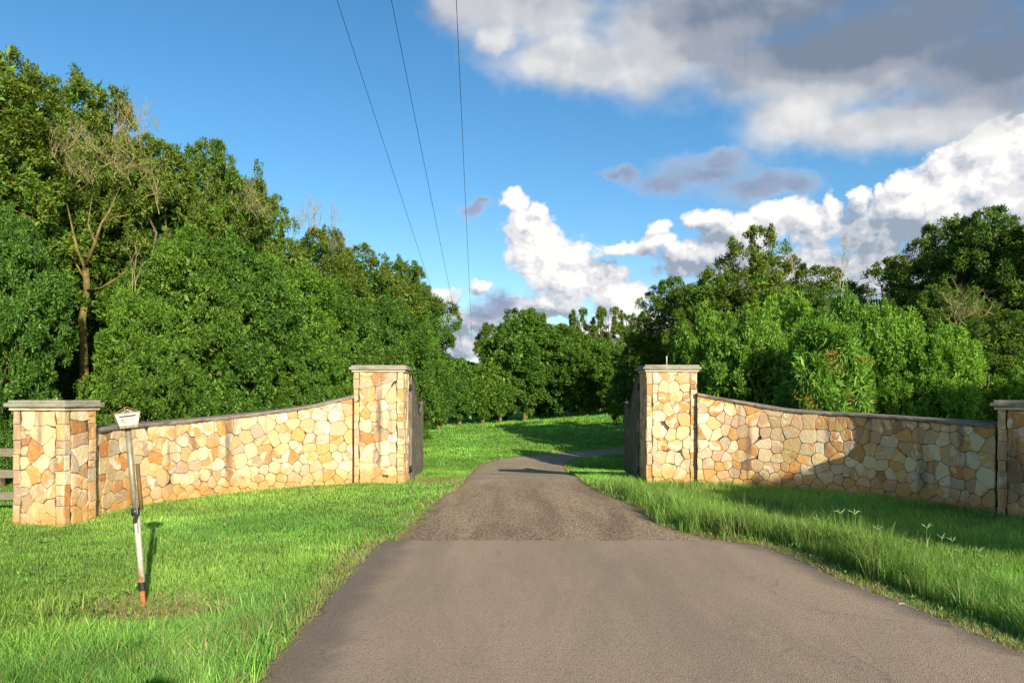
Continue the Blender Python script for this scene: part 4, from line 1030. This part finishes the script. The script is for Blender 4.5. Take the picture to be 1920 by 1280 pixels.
# the photographer, standing at the camera; only the shadow of the hat reaches the picture
def person():
    t = thing('person', 'standing person in a brimmed hat whose head shadow touches the bottom edge', 'person', (0.06, -0.62, 0.0))
    J = [(0, 0, .98), (0, -.01, 1.15), (0, -.01, 1.35), (0, 0, 1.50), (0, .01, 1.58), (0, .03, 1.70), (0, .03, 1.80),
         (-.17, 0, 1.46), (-.24, .06, 1.22), (-.12, .24, 1.40), (-.06, .27, 1.46), (.17, 0, 1.46), (.24, .06, 1.22), (.12, .24, 1.40), (.06, .27, 1.46),
         (-.10, 0, .93), (-.12, .02, .50), (-.12, -.02, .08), (-.13, .14, .03), (.10, 0, .93), (.12, .02, .50), (.12, -.02, .08), (.13, .14, .03)]
    Rr = [.14, .13, .15, .09, .055, .085, .07, .06, .045, .035, .035, .06, .045, .035, .035, .095, .06, .045, .035, .095, .06, .045, .035]
    E = [(0, 1), (1, 2), (2, 3), (3, 4), (4, 5), (5, 6), (3, 7), (7, 8), (8, 9), (9, 10), (3, 11), (11, 12), (12, 13), (13, 14), (0, 15), (15, 16), (16, 17), (17, 18), (0, 19), (19, 20), (20, 21), (21, 22)]
    me = bpy.data.meshes.new('body'); me.from_pydata(J, E, []); o = link('body', me, m_plain('clothing', (0.10, 0.12, 0.2), 0.9), t)
    sk = o.modifiers.new('skin', 'SKIN'); o.modifiers.new('sub', 'SUBSURF').levels = 1
    for v, r in zip(me.skin_vertices[0].data, Rr): v.radius = (r, r*0.85)
    me.skin_vertices[0].data[0].use_root = True
    m = MB(); m.tube([(0, .03, 1.775), (0, .03, 1.785), (0, .03, 1.79), (0, .03, 1.86), (0, .03, 1.89)], [.17, .17, .105, .095, .06], 20); m.done('hat', M['fence'], t)
person()

# ------------------------------------------------------------------ overhead wires, distant shed
for i, (xa, xb, lab) in enumerate(((-2.8, -7.6, 'left one of the three overhead wires'), (-1.93, -6.3, 'middle one of the three overhead wires'), (-0.89, -5.0, 'right one of the three overhead wires'))):
    m = MB(); pts = []
    for y in np.concatenate([np.linspace(-12, 40, 40), np.linspace(42, 95, 30)]):
        tt = (y-10.9)/(86.0-10.9); pts.append((xa+(xb-xa)*tt, y, 8.0+0.6*tt*(tt-1)+0.25*tt))
    m.tube(pts, [0.0055+0.00013*max(0, p[1]-12) for p in pts], 6); o = m.done('overhead_wire', M['wire']); tag(o, lab, 'wire', 'overhead wires')
t = thing('farm_shed', 'pale metal roof peeping over the far trees under the sky gap', 'shed', (-5.2, 72, float(terr(-5.2, 72))))
m = MB(); m.box((0, 0, 1.9), (3.6, 5, 3.8)); m.done('wall', M['fence'], t)
zt = CAMZ+(HY-676)/F*70-float(terr(-5.2, 72))
m = MB(); m.prism([(-2.1, zt-0.5), (2.1, zt-0.5), (1.7, zt-0.1), (-1.7, zt-0.1)], -2.7, 2.7); m.done('roof', M['roof'], t)

# ------------------------------------------------------------------ grass
def blades(x, y, h, w, col, rs, bend=0.45, lean=0.25):
    n = len(x); z = terr(x, y)-0.005
    a = rs.uniform(0, 2*np.pi, n); fx = np.cos(a); fy = np.sin(a)
    b = rs.uniform(0, 2*np.pi, n); l = np.abs(rs.randn(n))*lean+0.05; lx = np.cos(b)*l; ly = np.sin(b)*l
    bd = rs.uniform(0.3, 1.0, n)*bend
    B = np.stack([x, y, z], -1); S = np.stack([fx, fy, np.zeros(n)], -1)*(w[:, None]*0.5)
    Mi = B+np.stack([lx*h*0.5, ly*h*0.5, h*0.55], -1); T = B+np.stack([lx*h*(1+bd), ly*h*(1+bd), h*(1-0.30*bd)], -1)
    V = np.stack([B-S, B+S, Mi-S*0.8, Mi+S*0.8, T-S*0.1, T+S*0.1], 1).reshape(-1, 3)
    o = np.arange(n)[:, None]*6
    Fq = np.concatenate([o+np.array([0, 1, 3, 2]), o+np.array([2, 3, 5, 4])], 0)
    return V, Fq, np.repeat(col, 6, 0)
def vnoise(x, y, s, seed):
    r = np.random.RandomState(seed); g = r.rand(64, 64); u = x/s; v = y/s; i = np.floor(u).astype(int); j = np.floor(v).astype(int); fu = sstep(u-i); fv = sstep(v-j)
    q = lambda a, b: g[a % 64, b % 64]
    return (q(i, j)*(1-fu)+q(i+1, j)*fu)*(1-fv)+(q(i, j+1)*(1-fu)+q(i+1, j+1)*fu)*fv
def field(n, dmin, dmax, umin, umax, rs):
    """points with density falling with distance"""
    d = dmin*(dmax/dmin)**rs.rand(n); u = rs.uniform(umin, umax, n); return u*d, d
GREEN = np.array([(0.195, 0.395, 0.070), (0.245, 0.455, 0.092), (0.155, 0.33, 0.060), (0.32, 0.52, 0.118), (0.22, 0.43, 0.085)])
DRY = np.array([(0.42, 0.34, 0.15), (0.34, 0.27, 0.12), (0.50, 0.42, 0.2)])
def gcol(n, x, y, rs, dry=0.04, tint=1.0):
    c = GREEN[rs.randint(0, len(GREEN), n)]*rs.uniform(0.6, 1.22, (n, 1))*np.array([1.10, 1.08, 1.0])
    v = vnoise(x, y, 0.9, 4)[:, None]; c = c*(0.66+0.5*v)*(0.80+0.42*vnoise(x, y, 2.3, 71))[:, None]*(0.82+0.36*vnoise(x, y, 0.23, 44))[:, None]*np.array([1.0+0.0*tint, 1, 1]); c[:, :1] *= (0.85+0.4*vnoise(x, y, 1.7, 9)[:, None])
    k = rs.rand(n) < dry; c[k] = DRY[rs.randint(0, 3, k.sum())]*rs.uniform(0.8, 1.1, (k.sum(), 1)); return c
def grass_obj(name, parts):
    V, Fq, C = joinm(parts); o = link(name, npmesh(name, V, Fq, col=C), M['grass']); return tag(o, kind='stuff')
# wall footprints: no grass inside pillars is needed, blades there are hidden
rs = np.random.RandomState(21)
MBX, MBY = -2.83, 5.25
x, y = field(700000, 3.35, 14.5, -1.12, 1.16, rs)
k = ~on_road(x, y); x, y = x[k], y[k]
rd = road_dist(x, y); edge = np.exp(-(rd/0.16)**2)
bare = 1.1*np.exp(-(((x-MBX-0.12)/0.42)**2+((y-MBY-0.02)/0.20)**2))*1.0+0.8*np.exp(-(((x-MBX+0.62)/0.25)**2+((y-MBY+0.12)/0.10)**2))
patch = (vnoise(x, y, 0.35, 31) > 0.74)*(rd < 0.8)*(x < 0)*0.6
verge = (x < 0)*np.exp(-((x+1.78)/0.32)**2-((y-4.15)/0.55)**2)
worn = (x < 0)*np.exp(-((x+1.55)/0.5)**2-((y-13.6)/0.55)**2)*1.0
keep = rs.rand(len(x)) > np.clip(edge*0.75+bare*0.9+patch+worn*1.2+verge*0.55, 0, 0.96)
x, y, rd, verge = x[keep], y[keep], rd[keep], verge[keep]; n = len(x)
left = x < 0.7
cl = vnoise(x, y, 0.16, 2); cl2 = vnoise(x, y, 0.6, 5)
h = 0.034+0.030*cl+0.0*y
near = sstep((5.15-y)/1.0)*left; h = h+near*(0.05+0.11*cl*cl2*1.6)
# left verge tufts beside the road
h = np.where(left & (y > 4) & (y < 8), h+0.07*np.exp(-((rd-0.35)/0.3)**2)*cl2*1.5, h)
# right: tall verge beside the seal, medium grass behind
right = ~left
tall = np.exp(-((rd-0.52)/0.42)**2)*sstep((13.2-y)/2.0)
h = np.where(right, 0.055+0.05*cl+tall*(0.05+0.20*cl*cl2*2.0)+0.04*sstep((12.5-y)/2), h)
h = np.where(right & (rd < 0.22), h*0.30, h)
h = np.where(right & (y > 12.0) & (x < 4.2), h+0.09*cl, h)
w = np.clip(0.0024+0.00048*(y-3.3), 0.0024, 0.0085)*rs.uniform(0.8, 1.5, n)*(1+0.5*near)
h = h*rs.uniform(0.55, 1.25, n)*(1-0.45*verge)
basep = np.exp(-(((x-MBX-0.1)/0.40)**2+((y-MBY-0.02)/0.18)**2)); h = h*(1-0.72*np.exp(-(((x-MBX-0.1)/0.5)**2+((y-MBY+0.18)/0.30)**2)))
dryp = 0.03+0.8*basep+0.35*np.exp(-((x+1.78)/0.35)**2-((y-4.15)/0.6)**2)+0.5*np.exp(-(rd/0.20)**2)+0.8*np.exp(-(((x-MBX-0.05)/0.45)**2+((y-MBY)/0.22)**2))+0.5*np.exp(-((x+1.5)/0.5)**2-((y-13.6)/0.5)**2)
c = gcol(n, x, y, rs, 0.0); kd = rs.rand(n) < dryp; c[kd] = DRY[rs.randint(0, 3, kd.sum())]*rs.uniform(0.8, 1.1, (kd.sum(), 1))
grass_obj('lawn_grass', [blades(x, y, h, w, c, rs)])
# lawn behind the gates and beyond the fence
x, y = field(270000, 13.0, 46, -0.72, 0.34, rs); ok = ~on_road(x, y) & ((y > 14.2) | (x < -2.2)); x, y = x[ok], y[ok]; n = len(x)
h = (0.035+0.05*vnoise(x, y, 0.3, 6))*rs.uniform(0.6, 1.3, n)*(1+1.8*sstep((y-36.5)/3)); w = np.clip(0.006+0.0009*(y-13), 0, 0.03)*rs.uniform(.8, 1.4, n)
c = gcol(n, x, y, rs, 0.015)*np.array([0.92, 1.08, 0.85]); grass_obj('meadow_grass', [blades(x, y, h, w, c, rs)])
# long coarse blades, foreground left and right verge
x, y = field(20000, 3.3, 5.3, -1.05, -0.30, rs); ok = ~on_road(x, y, -0.02) & ~((np.abs(x-MBX-0.1) < 0.5) & (np.abs(y-MBY+0.2) < 0.4)); x, y = x[ok], y[ok]
x2, y2 = field(30000, 3.4, 12.5, 0.18, 1.16, rs); ok = ~on_road(x2, y2, 0.02); x2, y2 = x2[ok], y2[ok]; r2 = road_dist(x2, y2); ok = (r2 > 0.28) & (rs.rand(len(r2)) < (np.exp(-((r2-0.65)/0.5)**2)+0.06)*(0.25+0.75*(vnoise(x2, y2, 0.28, 17) > 0.42))); x2, y2 = x2[ok], y2[ok]
n1 = len(x); sel = rs.rand(n1) < 0.25+0.75*(vnoise(x, y, 0.22, 8) > 0.5)*sstep((5.2-y)/1.2); x, y = x[sel], y[sel]
h1 = rs.uniform(0.10, 0.21, len(x))*(0.7+0.5*vnoise(x, y, 0.4, 12)); h2 = rs.uniform(0.12, 0.32, len(x2))*(0.35+0.95*vnoise(x2, y2, 0.33, 13))*(0.75+0.25*sstep((11-y2)/3))
xa = np.r_[x, x2]; yb = np.r_[y, y2]; ha = np.r_[h1, h2]; n = len(xa)
c = gcol(n, xa, yb, rs, 0.05)*1.08; grass_obj('long_grass', [blades(xa, yb, ha, rs.uniform(0.0035, 0.0090, n), c*rs.uniform(0.65, 1.25, (n, 1)), rs, 0.8, 0.32)])

# straw and runners creeping over the edges of the seal
ed = np.concatenate([np.stack([xat(apL, ya), ya], -1)[30:], np.stack([xat(apR, ya), ya], -1)[30:], DRIVE_L[:70], DRIVE_R[:70]])
q = ed[rs.randint(0, len(ed), 9000)]+rs.randn(9000, 2)*0.06; q = np.concatenate([q, np.stack([MBX+0.12+rs.randn(2600)*0.27, MBY+0.02+rs.randn(2600)*0.10], -1), np.stack([-1.5+rs.randn(1500)*0.35, 13.6+rs.randn(1500)*0.35], -1), np.stack([-1.75+rs.randn(900)*0.25, 4.35+rs.randn(900)*0.3], -1)])
q = q[~on_road(q[:, 0], q[:, 1], -0.05)]; n = len(q); c = gcol(n, q[:, 0], q[:, 1], rs, 0.62)
grass_obj('straw_grass', [blades(q[:, 0], q[:, 1], rs.uniform(0.03, 0.075, n)*(1+0.02*q[:, 1]), rs.uniform(0.003, 0.006, n)*(1+0.08*np.clip(q[:, 1]-4, 0, 9)), c, rs, 1.0, 0.9)])

# flat broad leaved weeds in the lawn and along the seal
x, y = field(2600, 3.4, 12, -0.8, 0.8, rs); r = road_dist(x, y); ok = ~on_road(x, y, 0.03) & (vnoise(x, y, 0.5, 61)+0.5*np.exp(-(r/0.4)**2) > 0.66); x, y = x[ok], y[ok]
V, Fq, C = leaves(np.stack([x, y, terr(x, y)+rs.uniform(0.015, 0.05, len(x))], -1), unit(np.stack([rs.randn(len(x))*.2, rs.randn(len(x))*.2, np.ones(len(x))], -1)), 7, 0.036, 0.017, [(0.16, 0.33, 0.06), (0.22, 0.40, 0.08), (0.13, 0.27, 0.05), (0.26, 0.38, 0.09)], rs)
grass_obj('lawn_weeds', [(V, Fq, C)])

# seed heads of star grass standing over the right verge
def seedhead(seed):
    rg = random.Random(seed); m = MB(); H = 0.45
    pts = [(0, 0, -0.02), (rg.uniform(-.01, .01), 0, H*.5), (rg.uniform(-.03, .03), rg.uniform(-.02, .02), H)]; m.tube(pts, [.0032, .0026, .0022], 4)
    tp = Vector(pts[-1]); k = rg.choice((4, 5, 6)); n = 1
    st = MB()
    for i in range(k):
        a = 6.28*i/k+rg.uniform(-.3, .3); L = rg.uniform(.055, .085)
        m.tube([tp, tp+Vector((math.cos(a)*L*.5, math.sin(a)*L*.5, L*.38)), tp+Vector((math.cos(a)*L, math.sin(a)*L, L*rg.uniform(.3, .8)))], [.0028, .0042, .0014], 4)
    for z in (.14, .25):
        a = rg.uniform(0, 6.28); m.tube([(0, 0, z), (math.cos(a)*.03, math.sin(a)*.03, z+.07), (math.cos(a)*.07, math.sin(a)*.07, z+.09)], [.003, .003, .001], 4)
    st.bm.free(); me = bpy.data.meshes.new('seed_grass'); m.bm.to_mesh(me); m.bm.free(); return me
mt = m_plain('seed_stalk', (0.25, 0.36, 0.13), 0.7, 0.2, bump=0)
SHM = [seedhead(i) for i in range(4)]
for me in SHM: me.materials.append(mt)
for i, (px, py, base) in enumerate(((1570, 962, 1042), (1604, 964, 1050), (1535, 975, 1038), (1644, 992, 1062), (1627, 1008, 1060), (1736, 990, 1070), (1767, 1010, 1082), (1784, 1014, 1086), (1704, 1016, 1078), (1795, 1034, 1094), (1831, 1034, 1110), (1845, 1046, 1112), (1872, 1062, 1128), (1505, 985, 1030), (1690, 1030, 1085), (1900, 1090, 1150), (1590, 1000, 1052))):
    p = G(px+2, base); hgt = (base-py)/F*p.y; o = link('seeding_grass', SHM[i % 4]); o.location = (p.x, p.y, 0); o.scale = (hgt/.45,)*3; o.rotation_euler = (0, 0, i*1.4)
    tag(o, 'thin grass stalk with a star shaped seed head over the right verge', 'grass stalk', 'seeding grass stalks in the right verge')

# loose stones and litter
def pebbles(name, x, y, r, cols, lift=0.012):
    V = []; Fq = []; C = []; rs = np.random.RandomState(len(x)); base = np.array([(1, 0, 0), (0, 1, 0), (-1, 0, 0), (0, -1, 0), (0, 0, .8), (0, 0, -.5)], float)
    tri = np.array([(0, 1, 4), (1, 2, 4), (2, 3, 4), (3, 0, 4), (1, 0, 5), (2, 1, 5), (3, 2, 5), (0, 3, 5)])
    n = len(x); a = rs.uniform(0, 6.28, n); J = base[None]*(1+rs.uniform(-.3, .3, (n, 6, 3)))
    X = J[..., 0]*np.cos(a)[:, None]-J[..., 1]*np.sin(a)[:, None]; Y = J[..., 0]*np.sin(a)[:, None]+J[..., 1]*np.cos(a)[:, None]
    P = np.stack([X, Y*0.75, J[..., 2]*0.6], -1)*r[:, None, None]+np.stack([x, y, terr(x, y)+lift+r*0.15], -1)[:, None]
    T = (np.arange(n)[:, None, None]*6+tri[None]).reshape(-1, 3); cc = np.array(cols)[rs.randint(0, len(cols), n)]
    return tag(link(name, npmesh(name, P.reshape(-1, 3), None, T, col=np.repeat(cc, 6, 0)), m_vcol), kind='stuff')
tt = NT('pebble'); m_vcol = tt.set(tt.attr('col'), 0.85, 0.2)
rs = np.random.RandomState(5)
x, y = field(9000, 7.5, 13, -0.3, 0.45, rs); k = on_road(x, y) & (y > ASPH_Y); 
x3 = rs.uniform(-1.9, 6, 9000); y3 = rs.uniform(3.2, 7.7, 9000); r3 = road_dist(x3, y3); k3 = on_road(x3, y3) & (rs.rand(9000) < 0.012+0.9*np.exp(-(r3/0.07)**2)+0.10*(y3 > 7.2))
xx = np.r_[x[k], x3[k3]]; yy = np.r_[y[k], y3[k3]]
pebbles('loose_gravel', xx, yy, np.abs(rs.randn(len(xx)))*0.0035+0.003, [(0.20, 0.15, 0.11), (0.10, 0.08, 0.06), (0.32, 0.25, 0.18), (0.05, 0.04, 0.035)])
# soil and grit at the right road edge near the corner
q = G(1870, 1190); x = q.x+rs.randn(5000)*0.5; y = q.y+rs.randn(5000)*0.12-(x-q.x)*0.55; k = (xat(apR, y)-x < 0.03) & (x-xat(apR, y) < 0.28); x, y = x[k], y[k]
pebbles('grit', x, y, np.abs(rs.randn(len(x)))*0.006+0.004, [(0.26, 0.19, 0.12), (0.17, 0.12, 0.08), (0.36, 0.28, 0.18)], 0.0)
def leaf_litter(name, px, py, c, s, lab, cat):
    p = G(px, py); m = MB(); k = [(-1, 0), (-.3, .45), (.5, .35), (1, 0), (.4, -.4), (-.4, -.35)]
    up = [m.bm.verts.new((a*s, b*s, 0.012+0.25*s*abs(b)+.1*s*a)) for a, b in k]; dn = [m.bm.verts.new((a*s, b*s, 0.010+0.25*s*abs(b)+.1*s*a)) for a, b in k]
    m.bm.faces.new(up); m.bm.faces.new(dn[::-1])
    for i in range(6): m.bm.faces.new((up[i], up[(i+1) % 6], dn[(i+1) % 6], dn[i]))
    o = m.done(name, m_plain(name, c, 0.7, 0.2), None, (p.x, p.y, 0.01 if cat == 'leaf' and px > 900 else 0.055)); tag(o, lab, cat)
leaf_litter('fallen_leaf', 325, 1022, (0.45, 0.11, 0.03), 0.03, 'small orange red leaf lying on the left lawn', 'leaf')
leaf_litter('fallen_leaf', 1690, 1136, (0.62, 0.55, 0.45), 0.030, 'pale dry leaf lying on the asphalt near the right verge', 'leaf')
